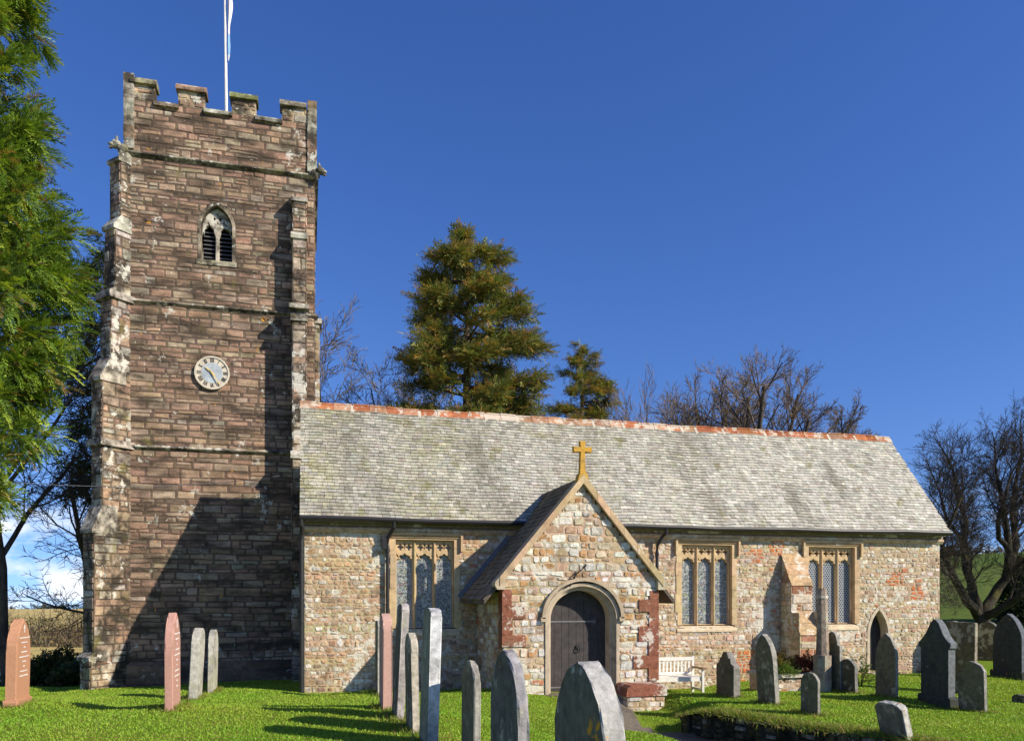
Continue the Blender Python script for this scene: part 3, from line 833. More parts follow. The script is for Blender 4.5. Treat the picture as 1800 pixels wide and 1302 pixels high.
# doorway mouldings: stepped orders
mb = MB()
def order(hw, yo, yi, wdt, col, zbot=-.2):
    pts = [(DC-hw,zbot)]+arch_pts(DC, DZS, DR+(hw-DHW), hw, 12)+[(DC+hw,zbot)]
    mb.strip(pts, wdt, yo, yi, col)
order(DHW+.125, PY-.03, PY+.42, .07, (.47,.39,.29))
order(DHW+.075, PY+.035, PY+.42, .04, (.48,.39,.28))
order(DHW+.03, PY+.11, PY+.42, .05, (.52,.43,.32))
dw = mb.build('doorway', M['ham'], church, fixn=True)
mb = MB()
hp = arch_pts(DC, DZS+.02, DR+.21, DHW+.21, 12)
mb.strip(hp, .07, PY-.09, PY-.002, (.42,.34,.24)); mb.strip([(DC-DHW-.27,DZS+.0),(DC-DHW-.14,DZS+.0)], .09, PY-.09, PY-.003, (.42,.34,.24)); mb.strip([(DC+DHW+.14,DZS+.0),(DC+DHW+.27,DZS+.0)], .09, PY-.09, PY-.003, (.42,.34,.24))
mb.build('hood_mould', M['ham'], dw, fixn=True)
# door of vertical boards
mb = MB()
dy = PY+.40
nb = 8; bw = 2*DHW/nb
for i in range(nb):
    a, b = DC-DHW+i*bw+.003, DC-DHW+(i+1)*bw-.003
    def tp(x): 
        q = min(abs(x-DC)/DHW, .999); return DZS+DR*math.sqrt(1-q*q)
    mb.prism([(a,.13),(b,.13),(b,tp(b)),(.5*(a+b),tp(.5*(a+b))),(a,tp(a))], 'y', dy+U(0,.006), dy+.05, jit((.11,.095,.085), rng, .2))
door = mb.build('door', M['dark_wood'], church)
mb = MB()
for zz in (1.62,.22):
    mb = MB(); mb.strip([(DC-DHW+.01,zz),(DC+DHW-.25,zz)], .030, dy-.010, dy-.001); mb.strip([(DC+DHW-.255,zz-.05),(DC+DHW-.225,zz),(DC+DHW-.255,zz+.05)], .018, dy-.010, dy-.001)
    mb.build('hinge_strap', M['strap'], door)
mb = MB(); mb.tube([(DC+.02+.05*math.cos(t),dy-.03,1.02+.055*math.sin(t)) for t in [2*math.pi*i/14 for i in range(15)]], .010, 5)
mb.box((DC-.01,dy-.035,1.05),(DC+.05,dy-.001,1.11)); mb.build('door_handle', M['iron'], door)
mb = MB(); mb.box((DC-.9,PY-.35,-.3),(DC+.9,PY-.0,.10),(.42,.36,.28)); mb.box((DC-DHW-.1,PY+.001,-.3),(DC+DHW+.1,PY+.5,.125),(.42,.36,.28)); mb.build('threshold', M['rubble'], porch)
# iron lamp bracket over the door
mb = MB(); mb.tube([(5.35,PY-.02,2.38),(5.42,PY-.06,2.52),(5.46,PY-.10,2.62),(5.55,PY-.16,2.70),(5.63,PY-.16,2.78)], [.03,.022,.016,.013,.012], 6, (.03,.025,.02)); mb.tube([(5.60,PY-.16,2.75),(5.66,PY-.16,2.81)], [.03,.02], 6)
mb.tube([(5.36,PY-.03,2.40),(5.22,PY-.05,2.32)], [.02,.01], 5)
mb.build('lamp_bracket', M['iron'], porch)

# ------------------------------------------------------------------ tower
TX0, TX1, TY = -4.50, .26, 4.4
TD = 4.76
TW = (-2.30,.39,11.20,12.08,.58)    # belfry window centre, half width, sill, springing, rise
def t_segs(za, zb):
    zc = .5*(za+zb)
    h = arch_half(zc, TW[3], TW[4]+.06, TW[1]+.06) if zc > TW[2]-.03 else 0
    W_ = TX1-TX0
    if h > 0: return [(0, TW[0]-h-TX0), (TW[0]+h-TX0, W_)]
    return [(0, W_)]
mb = MB()
masonry(mb, (TX0,TY), (1,0), (0,-1), 0, TX1-TX0, -.7, 15.22, (.09,.23), (.20,.66), pal_tower, t_segs, prot=(.002,.016), core=.5, cut=.22, wave=.012, gap=.005, mortar=(.16,.115,.085))
for (ox, nn) in ((TX0,-1),(TX1,1)):
    masonry(mb, (ox,TY+.5), (0,1), (nn,0), 0, TD-.5, -.7, 15.22, (.18,.36), (.3,.9), pal_tower, prot=(.003,.02), core=.5, cut=.16, mortar=(.13,.095,.07))
    masonry(mb, (ox,TY), (0,1), (nn,0), 0, .5, -.7, 15.22, (.18,.36), (.2,.5), pal_tower, prot=(.003,.02), core=.03, cut=.16, mortar=(.13,.095,.07))
mb.box((TX0+.5,TY+TD-.5,-.7),(TX1-.5,TY+TD,15.22),(.2,.13,.09))
mb.box((TX0+.5,TY+.5,14.4),(TX1-.5,TY+TD-.5,14.55),(.15,.13,.12))
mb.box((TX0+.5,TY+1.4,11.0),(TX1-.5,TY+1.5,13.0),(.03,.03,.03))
tower = mb.build('tower_wall', M['tower'], church)
# string courses wrap the tower
def ring_string(z, pr, h, name='string_course', x0=TX0, x1=TX1):
    mb = MB()
    c = jit((.36,.31,.235), rng, .08)
    prof = [(0,z-h),(pr*.5,z-h*.7),(pr,z-h*.3),(pr,z),(pr*.3,z+h*.5),(0,z+h*.6)]
    mb.prism([(TY-p, q) for p, q in prof], 'x', x0-pr, x1+pr, c)
    mb.prism([(x0-p, q) for p, q in prof], 'y', TY+.001, TY+TD+pr, c)
    mb.prism([(x1+p, q) for p, q in prof], 'y', TY+.001, TY+TD+pr, c)
    return mb.build(name, M['tower_trim'], tower, fixn=True)
ring_string(13.80,.10,.095); ring_string(9.93,.085,.085); ring_string(6.10,.085,.085)
# diagonal buttress at the south west corner
Q = Vector((-4.42,4.42)); e1 = Vector((-.7071,-.7071)); e2 = Vector((-.7071,.7071)); BW = .46
levels = [(-.7,.62,1.10),(.62,3.85,1.02),(3.85,7.75,.80),(7.75,10.0,.56),(10.0,11.75,.44),(11.75,13.55,.30)]
SETOFF = [.72,4.45,8.30,10.12,12.0]
def dp(l, wv, z): p = Q+e1*l+e2*wv; return (p.x, p.y, z)
mb = MB()
def wpal(u, z, R):
    if R.random() < .22: return jit((.44,.40,.33), R, .2)
    if R.random() < .4: return jit((.36,.27,.18), R, .2)
    return jit(pick(TOWR, R), R, .22)
for (za, zb, l) in levels:
    # flank looking south east, end looking south west
    masonry(mb, (Q.x-e1.x*.35,Q.y-e1.y*.35), (e1.x,e1.y), (.7071,-.7071), 0, l+.35, za, zb, (.16,.34), (.22,.55), wpal, core=BW, cut=.14, mortar=(.15,.11,.08))
    P1 = Q+e1*l
    masonry(mb, (P1.x,P1.y), (e2.x,e2.y), (e1.x,e1.y), 0, BW, za, zb, (.18,.34), (.2,.46), wpal, core=.03, cut=.14, mortar=(.15,.11,.08))
    P2 = Q+e2*BW
    masonry(mb, (P2.x,P2.y), (e1.x,e1.y), (-.7071,.7071), 0, l, za, zb, (.2,.36), (.25,.5), wpal, core=.03, cut=.14, mortar=(.15,.11,.08))
def weather(l0, z0, l1, z1, w0=-.03, w1=BW+.03):
    """sloping set-off from lower/outer (l0,z0) to upper/inner (l1,z1)"""
    vs = []
    for wv in (w0, w1):
        vs += [dp(l0+.06,wv,z0-.10), dp(l0+.07,wv,z0), dp(l1,wv,z1+.03), dp(l1-.4,wv,z1+.03), dp(l1-.4,wv,z0-.10)]
    mb.add(vs, [(0,1,2,3,4),(9,8,7,6,5),(0,5,6,1),(1,6,7,2),(2,7,8,3),(3,8,9,4),(4,9,5,0)], jit((.45,.42,.34), rng, .12))
for (a, b), zt_ in zip(zip(levels[:-1], levels[1:]), SETOFF): weather(a[2], a[1], b[2], zt_)
weather(.30,13.55,.10,13.75)
# string courses carried round the buttress
for z, l in ((9.95,.56),(6.12,.80)):
    c = jit((.48,.44,.36), rng, .05)
    for wv in (0,):
        vs = []
        for (ll, ww) in ((-.2,-.09),(l+.09,-.09),(l+.09,BW+.09),(-.2,BW+.09)):
            vs += [dp(ll,ww,z-.12), dp(ll,ww,z+.05)]
        mb.add(vs, [(0,2,3,1),(2,4,5,3),(4,6,7,5),(6,0,1,7),(1,3,5,7),(0,6,4,2)], c)
mb.build('diagonal_buttress', M['tower_trim'], tower, fixn=False)
# straight buttress at the south east corner
mb = MB()
ex0, ex1 = -.33, .03
lv = [(-.7,5.9,.80),(5.9,9.6,.68),(9.9,11.9,.45),(11.95,12.95,.36)]
for za, zb, p in lv:
    masonry(mb, (ex0,TY-p), (1,0), (0,-1), 0, ex1-ex0, za, zb, (.2,.38), (.22,.36), lambda u, z, R: jit((.46,.38,.29) if R.random() < .5 else pick(TOWR, R), R, .2), core=.3, cut=.14, mortar=(.16,.12,.09))
    masonry(mb, (ex0,TY), (0,-1), (-1,0), 0, p, za, zb, (.2,.34), (.2,.45), pal_tower, core=.16, cut=.14, mortar=(.13,.095,.07))
    masonry(mb, (ex1,TY), (0,-1), (1,0), 0, p, za, zb, (.2,.34), (.2,.45), pal_tower, core=.16, cut=.14, mortar=(.13,.095,.07))
for p0, z0, p1, z1 in ((.80,5.9,.68,6.05),(.68,9.6,.45,9.95),(.45,11.9,.36,12.05),(.36,12.95,.0,13.15)):
    mb.prism([(TY-p0-.06,z0-.08),(TY-p0-.07,z0+.02),(TY-p1+.01,z1),(TY-.01,z1),(TY-.01,z0-.08)], 'x', ex0-.04, ex1+.04, jit((.52,.49,.42), rng, .08))
mb.prism([(TY-.68-.08,9.85),(TY-.68-.08,9.97),(TY-.4,10.05),(TY-.4,9.85)], 'x', ex0-.08, ex1+.08, (.50,.46,.38))
mb.build('buttress', M['tower_trim'], tower, fixn=True)
# east buttress of the same corner, a little further back
mb = MB()
masonry(mb, (TX1,TY+.25), (1,0), (0,-1), 0, .14, 4.0, 9.85, (.2,.36), (.12,.14), wpal, core=.5, cut=.1)
mb.prism([(TY+.18,9.80),(TY+.18,9.93),(TY+.8,9.93),(TY+.8,9.80)], 'x', TX1, TX1+.20, (.48,.44,.36))
mb.build('buttress', M['tower_trim'], tower, fixn=True)
# plinth
mb = MB(); mb.prism([(TY,.42),(TY-.10,.34),(TY-.10,-.7),(TY,-.7)], 'x', TX0-.02, TX1, (.22,.15,.10)); mb.build('plinth', M['tower'], tower, fixn=True)
# parapet: corner pilasters, merlons and embrasure copings on four sides
MER = [(TX0-.09,-3.84),(-3.27,-2.60),(-1.92,-1.29),(-.62,TX1+.0)]
def merlon_pal(u, z, R): return jit((.42,.38,.30) if R.random() < .4 else pick(TOWR, R), R, .2)
for a, b in MER:
    mb = MB(); masonry(mb, (a,TY), (1,0), (0,-1), 0, b-a, 15.22, 15.62, (.18,.24), (.25,.45), merlon_pal, core=.32, cut=.14)
    mb.build('merlon', M['tower_trim'], tower)
def side_merlon(x0, x1, y0, y1):
    mb = MB(); mb.box((x0,y0,15.22),(x1,y1,15.62),(.3,.24,.18)); mb.box((x0-.05,y0-.05,15.621),(x1+.05,y1+.05,15.76),(.34,.31,.24)); mb.build('merlon', M['tower_trim'], tower)
for yk in range(3):
    y0 = TY+1.3+yk*1.1
    for xx in (TX0, TX1-.32): side_merlon(xx, xx+.32, y0, y0+.62)
for yk in range(4): side_merlon(TX0+.05+yk*1.33, TX0+.05+yk*1.33+.66, TY+TD-.32, TY+TD)
def cap(x0, x1, z, hgt, c):
    mb = MB(); mb.prism([(TY-.10,z),(TY-.10,z+hgt*.45),(TY-.02,z+hgt),(TY+.30,z+hgt),(TY+.38,z+hgt*.45),(TY+.38,z)], 'x', x0, x1, c)
    mb.build('coping', M['tower_trim'], tower, fixn=True)
mc = [(.36,.35,.20),(.36,.24,.17),(.24,.27,.12),(.34,.30,.24)]
for i, (a, b) in enumerate(MER):
    cap(a+(.16 if i == 0 else -.05), b+(.05 if i < 3 else -.22), 15.62, .17, jit(mc[i], rng, .05))
for i in range(3): cap(MER[i][1]-.02, MER[i+1][0]+.02, 15.10, .15, jit(((.22,.17,.12),(.40,.39,.31),(.32,.33,.26))[i], rng, .05))
for xa in (TX0-.10, TX1-.20):
    mb = MB(); z = 13.9
    while z < 15.84:
        zz = min(z+U(.22,.36), 15.86); mb.box((xa+U(0,.012),TY-.05-U(0,.012),z),(xa+.26,TY+.3,zz), jit((.42,.39,.31) if rng.random() < .6 else (.3,.2,.14), rng, .12)); z = zz
    mb.build('corner_pilaster', M['tower_trim'], tower)
# gargoyles
def gargoyle(x, s):
    bm = bmesh.new()
    def blob(c, r, sc=(1,1,1)):
        m_ = Matrix.Translation(c) @ Matrix.Diagonal((*sc,1)); bmesh.ops.create_icosphere(bm, subdivisions=2, radius=r, matrix=m_)
    blob((x+s*.10,TY-.06,13.82),.15,(1,1,.9)); blob((x+s*.25,TY-.14,13.90),.12,(1.1,1,.9)); blob((x+s*.34,TY-.19,13.86),.07,(1.3,.8,.7))
    blob((x+s*.22,TY-.20,14.02),.05,(.6,.7,1.4)); blob((x+s*.26,TY-.05,14.02),.05,(.6,.7,1.4)); blob((x+s*.14,TY-.14,13.68),.07,(.8,.8,1.2)); blob((x+s*.36,TY-.18,13.78),.05,(1.2,.8,.5))
    for v in bm.verts: v.co += Vector((U(-1,1),U(-1,1),U(-1,1)))*.012
    me = bpy.data.meshes.new('gargoyle'); bm.to_mesh(me); bm.free()
    at = me.attributes.new('Col','FLOAT_COLOR','FACE'); at.data.foreach_set('color', np.tile(np.array((.38,.37,.30,1),np.float32), len(me.polygons)))
    me.materials.append(M['tower_trim']); o = bpy.data.objects.new('gargoyle', me); COL.objects.link(o); o.parent = tower
gargoyle(TX0, -1); gargoyle(TX1-.1, 1)
# belfry window
c, hw, zs0, zs, rise = TW
mb = MB()
pts = [(c-hw-.05,zs0-.02)]+arch_pts(c, zs, rise+.06, hw+.05, 10)+[(c+hw+.05,zs0-.02)]
mb.strip(pts, .085, TY-.015, TY+.42, (.36,.30,.215))
mb.box((c-hw-.12,TY-.03,zs0-.15),(c+hw+.12,TY+.40,zs0-.02),(.46,.42,.30))
bw_ = mb.build('belfry_window', M['tower_trim'], church, fixn=True)
holes = []
for s in (-1,1):
    cc = c+s*(hw*.5+.015); h2 = hw*.5-.03
    holes.append([(cc-h2,zs0+.01),(cc+h2,zs0+.01),(cc+h2,zs-.18),(cc+h2*.7,zs-.06),(cc+h2*.75,zs-.0),(cc+h2*.3,zs+.06),(cc,zs+.14),(cc-h2*.3,zs+.06),(cc-h2*.75,zs),(cc-h2*.7,zs-.06),(cc-h2,zs-.18)])
    holes.append(quatre(c+s*.075, zs+.30, .048, 12)); holes.append(quatre(c+s*.235, zs+.15, .032, 10))
holes.append(quatre(c, zs+.42, .028, 8)); holes.append(quatre(c, zs+.18, .026, 8))
curve_plate('tracery', [(c-hw,zs0)]+[(c+hw,zs0)]+arch_pts(c, zs, rise, hw, 10)[::-1], holes, TY+.16, TY+.30, M['tower_trim'], bw_, bevel=.01, col=(.60,.54,.44))
for s in (-1,1):
    cc = c+s*(hw*.5+.015)
    for i in range(8):
        z = zs0+.03+i*.112; mb = MB()
        mb.prism([(TY+.26,z),(TY+.40,z+.09),(TY+.40,z+.115),(TY+.26,z+.028)], 'x', cc-hw*.5+.02, cc+hw*.5-.02, (.1,.1,.1)); mb.build('louvre', M['louvre'], bw_, fixn=True)
# clock
ck = MB(); CX, CZ, CR = -2.41, 8.14, .435
def disc(mb, r, y0, y1, col, n=40, m=0): mb.prism([(CX+r*math.cos(2*math.pi*i/n), CZ+r*math.sin(2*math.pi*i/n)) for i in range(n)], 'y', y0, y1, col, m)
disc(ck, CR, TY-.075, TY-.01, (.7,.65,.55)); clock = ck.build('clock', M['dial_cream'], church, fixn=True)
mb = MB()
n = 40
for i in range(n):
    a, b = 2*math.pi*i/n, 2*math.pi*(i+1)/n
    P = lambda r, t, y: (CX+r*math.cos(t), y, CZ+r*math.sin(t))
    mb.add([P(CR-.03,a,TY-.095),P(CR+.01,a,TY-.095),P(CR+.01,b,TY-.095),P(CR-.03,b,TY-.095),P(CR-.03,a,TY-.07),P(CR+.01,a,TY-.02),P(CR+.01,b,TY-.02),P(CR-.03,b,TY-.07)],
           [(0,1,2,3),(1,5,6,2),(0,3,7,4)], (.75,.72,.66))
mb.build('clock_rim', M['dial_cream'], clock, fixn=False)
mb = MB(); disc(mb, CR*.62, TY-.080, TY-.0755, (.3,.4,.5)); mb.build('clock_dial', M['dial_blue'], clock, fixn=True)
def numeral(s, ang):
    out = []; x = 0
    for ch in s:
        if ch == 'I': out.append([(x,-.5),(x,.5)]); x += .32
        elif ch == 'V': out += [[(x,.5),(x+.25,-.5)],[(x+.25,-.5),(x+.5,.5)]]; x += .72
        elif ch == 'X': out += [[(x,.5),(x+.5,-.5)],[(x,-.5),(x+.5,.5)]]; x += .72
    w_ = x-.25; mb = MB()
    for (p, q) in out:
        pts = []
        for (u, v) in (p, q):
            X, Z = (u-w_/2)*.085, CR*.77+v*.105
            pts.append((CX+X*math.cos(ang)+Z*math.sin(ang), CZ-X*math.sin(ang)+Z*math.cos(ang)))
        mb.strip(pts, .016, TY-.081, TY-.0757, (.1,.1,.1))
    return mb.build('numeral', M['iron'], clock)
for i, s in enumerate(('XII','I','II','III','IIII','V','VI','VII','VIII','IX','X','XI')): numeral(s, math.radians(30*i))
def hand(ang, l, wd, y, name):
    mb = MB(); d = (math.sin(ang), math.cos(ang)); nrm = (d[1], -d[0])
    pt = lambda a, b: (CX+d[0]*a+nrm[0]*b, CZ+d[1]*a+nrm[1]*b)
    mb.prism([pt(-.1,-wd*.6),pt(0,-wd),pt(l*.75,-wd*.8),pt(l,0),pt(l*.75,wd*.8),pt(0,wd),pt(-.1,wd*.6)], 'y', y-.008, y, (.7,.55,.25)); mb.build(name, M['gold'], clock, fixn=True)
hand(math.radians(148), .42, .016, TY-.115, 'minute_hand'); hand(math.radians(311), .24, .022, TY-.10, 'hour_hand')

# flagpole and furled flag
fp = thing('flagpole', 'white flagpole rising from the tower roof with a furled flag near its top', 'flagpole', loc=(0,0,0))
FX, FY = survey(399, 24.6)[:2]
mb = MB(); mb.tube([(FX,FY,14.5),(FX-.02,FY,17.2),(FX-.06,FY,21.2)], [.055,.05,.035], 10, (.75,.74,.72)); mb.build('pole', M['white_paint'], fp, smooth=True)
mb = MB()
nz, na = 26, 10
zt, zb = survey(395,24.6,-10)[2], survey(397,24.6,108)[2]
for i in range(nz):
    for (t0, j) in [(k/na, k) for k in range(na)]:
        def P(ii, kk):
            f_ = ii/nz; z = zt+(zb-zt)*f_
            wd = (.14*(1-f_)**.6+.04)*(1+.35*math.sin(f_*9)); a = 2*math.pi*kk/na
            fold = 1+.35*math.sin(3*a+f_*4)
            return (FX+.03+wd*.5*(1+math.cos(a))*fold*.55, FY-.05+wd*.35*math.sin(a)*fold, z+.02*math.sin(kk*2+ii))
        f_ = i/nz
        col = (.75,.74,.76) if f_ < .30 else (.66,.30,.30) if (f_ < .62 and j % 5 == 0) else (.76,.74,.76) if f_ < .60 else (.30,.52,.78) if f_ < .9 else (.7,.72,.75)
        mb.add([P(i,j),P(i,j+1),P(i+1,j+1),P(i+1,j)], [(0,1,2,3)], col)
mb.build('flag', M['flag'], fp, smooth=True)

# overhead cable to the nave gable
mb = MB()
a = Vector(survey(-160, 16, 828)); b = Vector((-.05, 4.2, 5.55))
pts = [tuple(a.lerp(b, t)-Vector((0,0,.35*4*t*(1-t)))) for t in [i/24 for i in range(25)]]
mb.tube(pts, .006, 5, (.3,.3,.3)); cb = mb.build('overhead_cable', M['lead']); tag(cb, 'thin grey overhead cable crossing in front of the tower', 'cable')

# ------------------------------------------------------------------ gravestones
def prof_pts(style, w, h):
    hw = w/2; P = []
    if style == 'gothic':
        r = .85*w
        for i in range(9):
            z = h-r*1.0+r*math.sin(math.pi/2*i/8)*1.0; P.append((arch_half(z, h-r, r, hw), z))
    elif style == 'soft':
        r = .60*w
        for i in range(13):
            z = h-r+r*math.sin(math.pi/2*i/12); P.append((arch_half(z, h-r, r, hw), z))
    elif style == 'round':
        for i in range(9):
            t = math.pi/2*i/8; P.append((hw*math.cos(t), h-hw*.8+hw*.8*math.sin(t)))
    elif style == 'flatround':
        for i in range(9):
            t = math.pi/2*i/8; P.append((hw*math.cos(t)**.6, h-hw*.35+hw*.35*math.sin(t)))
    elif style == 'shoulder':
        P = [(hw,h*.72),(hw*.98,h*.76),(hw*.72,h*.78)]
        for i in range(7):
            t = math.pi/2*i/6; P.append((hw*.66*math.cos(t), h*.80+(h*.20)*math.sin(t)))
    elif style == 'ogee':
        P = [(hw,h*.66),(hw*1.12,h*.68),(hw*1.14,h*.73),(hw*1.0,h*.755),(hw*.80,h*.79),(hw*.62,h*.84),(hw*.46,h*.90),(hw*.28,h*.955),(hw*.08,h),(0,h)]
    elif style == 'flat':
        P = [(hw,h*.985),(hw*.98,h),(0,h*1.0)]
    elif style == 'steps':
        P = [(hw,h*.62),(hw*.96,h*.70),(hw*.80,h*.74),(hw*.66,h*.72),(hw*.62,h*.80),(hw*.55,h*.86),(hw*.40,h*.86),(hw*.34,h*.93),(hw*.18,h*.99),(0,h)]
    elif style == 'notch':
        P = [(hw,h*.70),(hw*.92,h*.74),(hw*.78,h*.76),(hw*.72,h*.86),(hw*.5,h*.95),(hw*.2,h),(0,h)]
    right = [(hw*1.0,-.25)]+P
    if abs(right[-1][0]) < 1e-4: left = [(-x, z) for x, z in right[:-1]][::-1]
    else: left = [(-x, z) for x, z in right][::-1]
    pts = right+left
    if style == 'notch': pts = right+[(-hw*.3,h*.99),(-hw*.75,h*.93),(-hw,h*.82),(-hw,-.25)]
    return pts
def slab_mesh(name, pts, t, mat, col, bev=.012, parent=None, rough=.006, side=None):
    bm = bmesh.new()
    vs = [bm.verts.new((x, -t/2, z)) for x, z in pts]
    fc = bm.faces.new(vs)
    r = bmesh.ops.extrude_face_region(bm, geom=[fc]); ev = [g for g in r['geom'] if isinstance(g, bmesh.types.BMVert)]
    for v in ev: v.co.y += t
    bmesh.ops.recalc_face_normals(bm, faces=bm.faces)
    ed = [e for e in bm.edges if len(e.link_faces) == 2 and e.calc_face_angle(0) > .9]
    bmesh.ops.bevel(bm, geom=ed, offset=bev, segments=2, affect='EDGES', profile=.6)
    for v in bm.verts: v.co += Vector((U(-1,1),U(-1,1)*.6,U(-1,1)))*rough
    bm.normal_update()
    cl = [(*(side if side and abs(fc.normal.y) < .8 else col), 1.) for fc in bm.faces]
    me = bpy.data.meshes.new(name); bm.to_mesh(me); bm.free()
    at = me.attributes.new('Col','FLOAT_COLOR','FACE'); at.data.foreach_set('color', np.array(cl, np.float32).ravel())
    me.materials.append(mat); o = bpy.data.objects.new(name, me); COL.objects.link(o); o.parent = parent
    return o
def gravestone(label, px, D, w, h, t, style, col, mat='grave', side=1, lean=0, tilt=0, yaw=0, plinth=None, letters=0, face=None, name='gravestone', grp='gravestones in the churchyard'):
    """px: bearing of the nearest vertical edge between face and south end; slab plane runs north-south"""
    x, y, _ = survey(px, D)
    cx, cy = x+side*t/2, y+w/2
    z = gz(cx, cy)
    root = thing(name, label, 'gravestone', grp)
    sidec = col
    if mat.startswith('grave') and mat != 'grave_clean' and side > 0:      # shade on faces, sun on sides put into the colours, over algae and lichen
        k_ = .40 if max(col) > .25 else .68
        col = face or (col[0]*k_*1.08, col[1]*k_*1.06, col[2]*k_*.86); sidec = tuple(min(.62, c*(1.25 if max(sidec) < .25 else 1.1)+.05) for c in sidec)
    o = slab_mesh('slab', prof_pts(style, w, h), t, M[mat], col, parent=root, side=sidec)
    if plinth:
        pw, ph, pt = plinth
        slab_mesh('plinth', [(pw/2,-.2),(pw/2,ph*.8),(pw/2-.03,ph),(-pw/2+.03,ph),(-pw/2,ph*.8),(-pw/2,-.2)], pt, M[mat], tuple(c*.95 for c in col), parent=root)
    if letters:
        mb = MB(); n = letters
        # east face is local -Y after the turn below; rows of weathered white lettering
        for i in range(n):
            zz = h*.78-i*h*.055
            ww = w*.34*(.55+.45*math.sin(1.3+i*1.7)) ; x_ = -ww
            while x_ < ww:
                l = U(.010,.040); mb.box((x_,-t/2-.004,zz-U(.006,.010)),(x_+l,-t/2-.0015,zz+U(.006,.011))); x_ += l+U(.004,.014)
        mb.box((-.010,-t/2-.006,h*.84),(.010,-t/2-.0015,h*.93)); mb.box((-.035,-t/2-.006,h*.888),(.035,-t/2-.0015,h*.903))
        mb.build('inscription', M['marks'], root)
    root.location = (cx, cy, z)
    # local X -> north, local -Y -> east
    root.rotation_euler = (math.radians(tilt), 0, 0)
    root.rotation_mode = 'XYZ'
    Rm = Matrix.Rotation(math.radians(90+yaw), 4, 'Z')
    T = Matrix.Rotation(math.radians(lean), 4, 'Y') @ Matrix.Rotation(math.radians(tilt), 4, 'X')   # lean: + towards east, tilt about the east axis
    root.rotation_euler = (T @ Rm).to_euler()
    return root
PINK = (.46,.24,.14); GREY = (.30,.29,.26); PALE = (.46,.44,.38); BLUE = (.085,.095,.10); DARK = (.13,.125,.11); MID = (.22,.205,.17)
gravestone('pink granite pointed gravestone with white lettering at the far left of the lawn', 28, 11.1, .56, 1.24, .14, 'gothic', PINK, 'grave_clean', -1, letters=9, plinth=(.62,.10,.19), lean=1)
gravestone('tall pink granite gravestone with white lettering standing before the tower shadow', 304, 10.3, .64, 1.28, .105, 'gothic', (.46,.26,.205), 'grave_clean', -1, letters=11)
gravestone('pale lichened gravestone, nearer of the pair in front of the tower', 345, 13.0, .74, 1.19, .13, 'round', PALE, 'grave', -1, lean=3)
gravestone('pale lichened gravestone, farther of the pair in front of the tower', 374, 14.7, .80, 1.17, .10, 'round', PALE, 'grave', -1, lean=1)
gravestone('thin pale gravestone behind the pink one below the first nave window', 664, 13.5, .55, 1.27, .08, 'flatround', PALE, 'grave', 1)
gravestone('narrow pink gravestone seen edge on below the first nave window', 673, 10.5, .55, 1.30, .125, 'round', (.50,.31,.25), 'grave_clean', 1)
gravestone('grey gravestone with a stepped edge leaning right in the edge-on row', 697, 9.6, .55, 1.42, .095, 'flatround', (.36,.32,.29), 'grave', 1, lean=2.8)
gravestone('short mottled gravestone just left of the tall white one', 725, 8.7, .60, 1.11, .085, 'round', (.42,.37,.29), 'grave', 1, lean=-1)
gravestone('tall white lichened gravestone leaning slightly right in the edge-on row', 750, 7.8, .55, 1.40, .115, 'flatround', (.62,.61,.56), 'grave', 1, lean=1.8)
gravestone('low narrow mossy gravestone in front of the porch side wall', 832, 7.2, .58, .95, .066, 'round', MID, 'grave', 1, lean=.5)
gravestone('large rounded dark gravestone left of the porch door in the foreground', 910, 4.6, .72, 1.29, .072, 'soft', (.20,.19,.19), 'grave', 1)
gravestone('nearest gravestone with orange lichen on its broad edge, in front of the porch door', 1062, 3.5, .74, 1.31, .115, 'soft', (.34,.33,.30), 'grave_orange', 1)
gravestone('dark stepped gravestone beside the white bench', 1290, 15.6, .70, .90, .14, 'steps', (.17,.155,.13), 'grave', 1)
gravestone('tall lancet gravestone leaning left behind the grassy bank', 1363, 14.3, .58, 1.29, .10, 'gothic', MID, 'grave', 1, lean=-4)
gravestone('small rounded gravestone on the lawn right of the grassy bank', 1437, 13.0, .46, .70, .06, 'round', MID, 'grave', 1)
gravestone('taller shouldered gravestone of the touching pair before the small doorway', 1476, 17.0, .56, 1.28, .08, 'shoulder', MID, 'grave', 1)
gravestone('shorter rounded gravestone of the touching pair before the small doorway', 1503, 16.6, .52, .72, .08, 'round', DARK, 'grave', 1, lean=-1)
gravestone('slender rounded gravestone in front of the small pointed doorway', 1574, 15.3, .56, 1.26, .075, 'gothic', MID, 'grave', 1)
gravestone('dark pointed monument with moulded shoulders at the nave corner', 1667, 14.5, .68, 1.62, .16, 'ogee', BLUE, 'grave_slate', 1, plinth=(.78,.20,.22))
gravestone('tall flat-topped brown slab gravestone behind the dark pointed monument', 1712, 17.0, .82, 1.57, .08, 'flat', (.20,.165,.12), 'grave', 1, lean=1)
gravestone('notched gravestone leaning in front of the flat-topped slab', 1731, 13.8, .58, .90, .07, 'notch', MID, 'grave', 1, lean=-2)
gravestone('squat pale gravestone tilted left at the bottom of the lawn', 1599, 10.3, .50, .62, .11, 'flatround', (.42,.40,.34), 'grave', 1, lean=-14, face=(.17,.165,.14))
gravestone('big blue-black pointed gravestone at the right edge of the view', 1796, 19.5, .85, 1.62, .16, 'gothic', (.06,.07,.085), 'grave_slate', 1, plinth=(.95,.18,.26))
gravestone('grey rounded gravestone under the gnarled bare tree', 1754, 24.0, .80, 1.18, .10, 'round', DARK, 'grave', 1)
gravestone('rounded gravestone top showing just behind the flat-topped slab', 1692, 21.0, .70, 1.45, .10, 'round', MID, 'grave', 1)
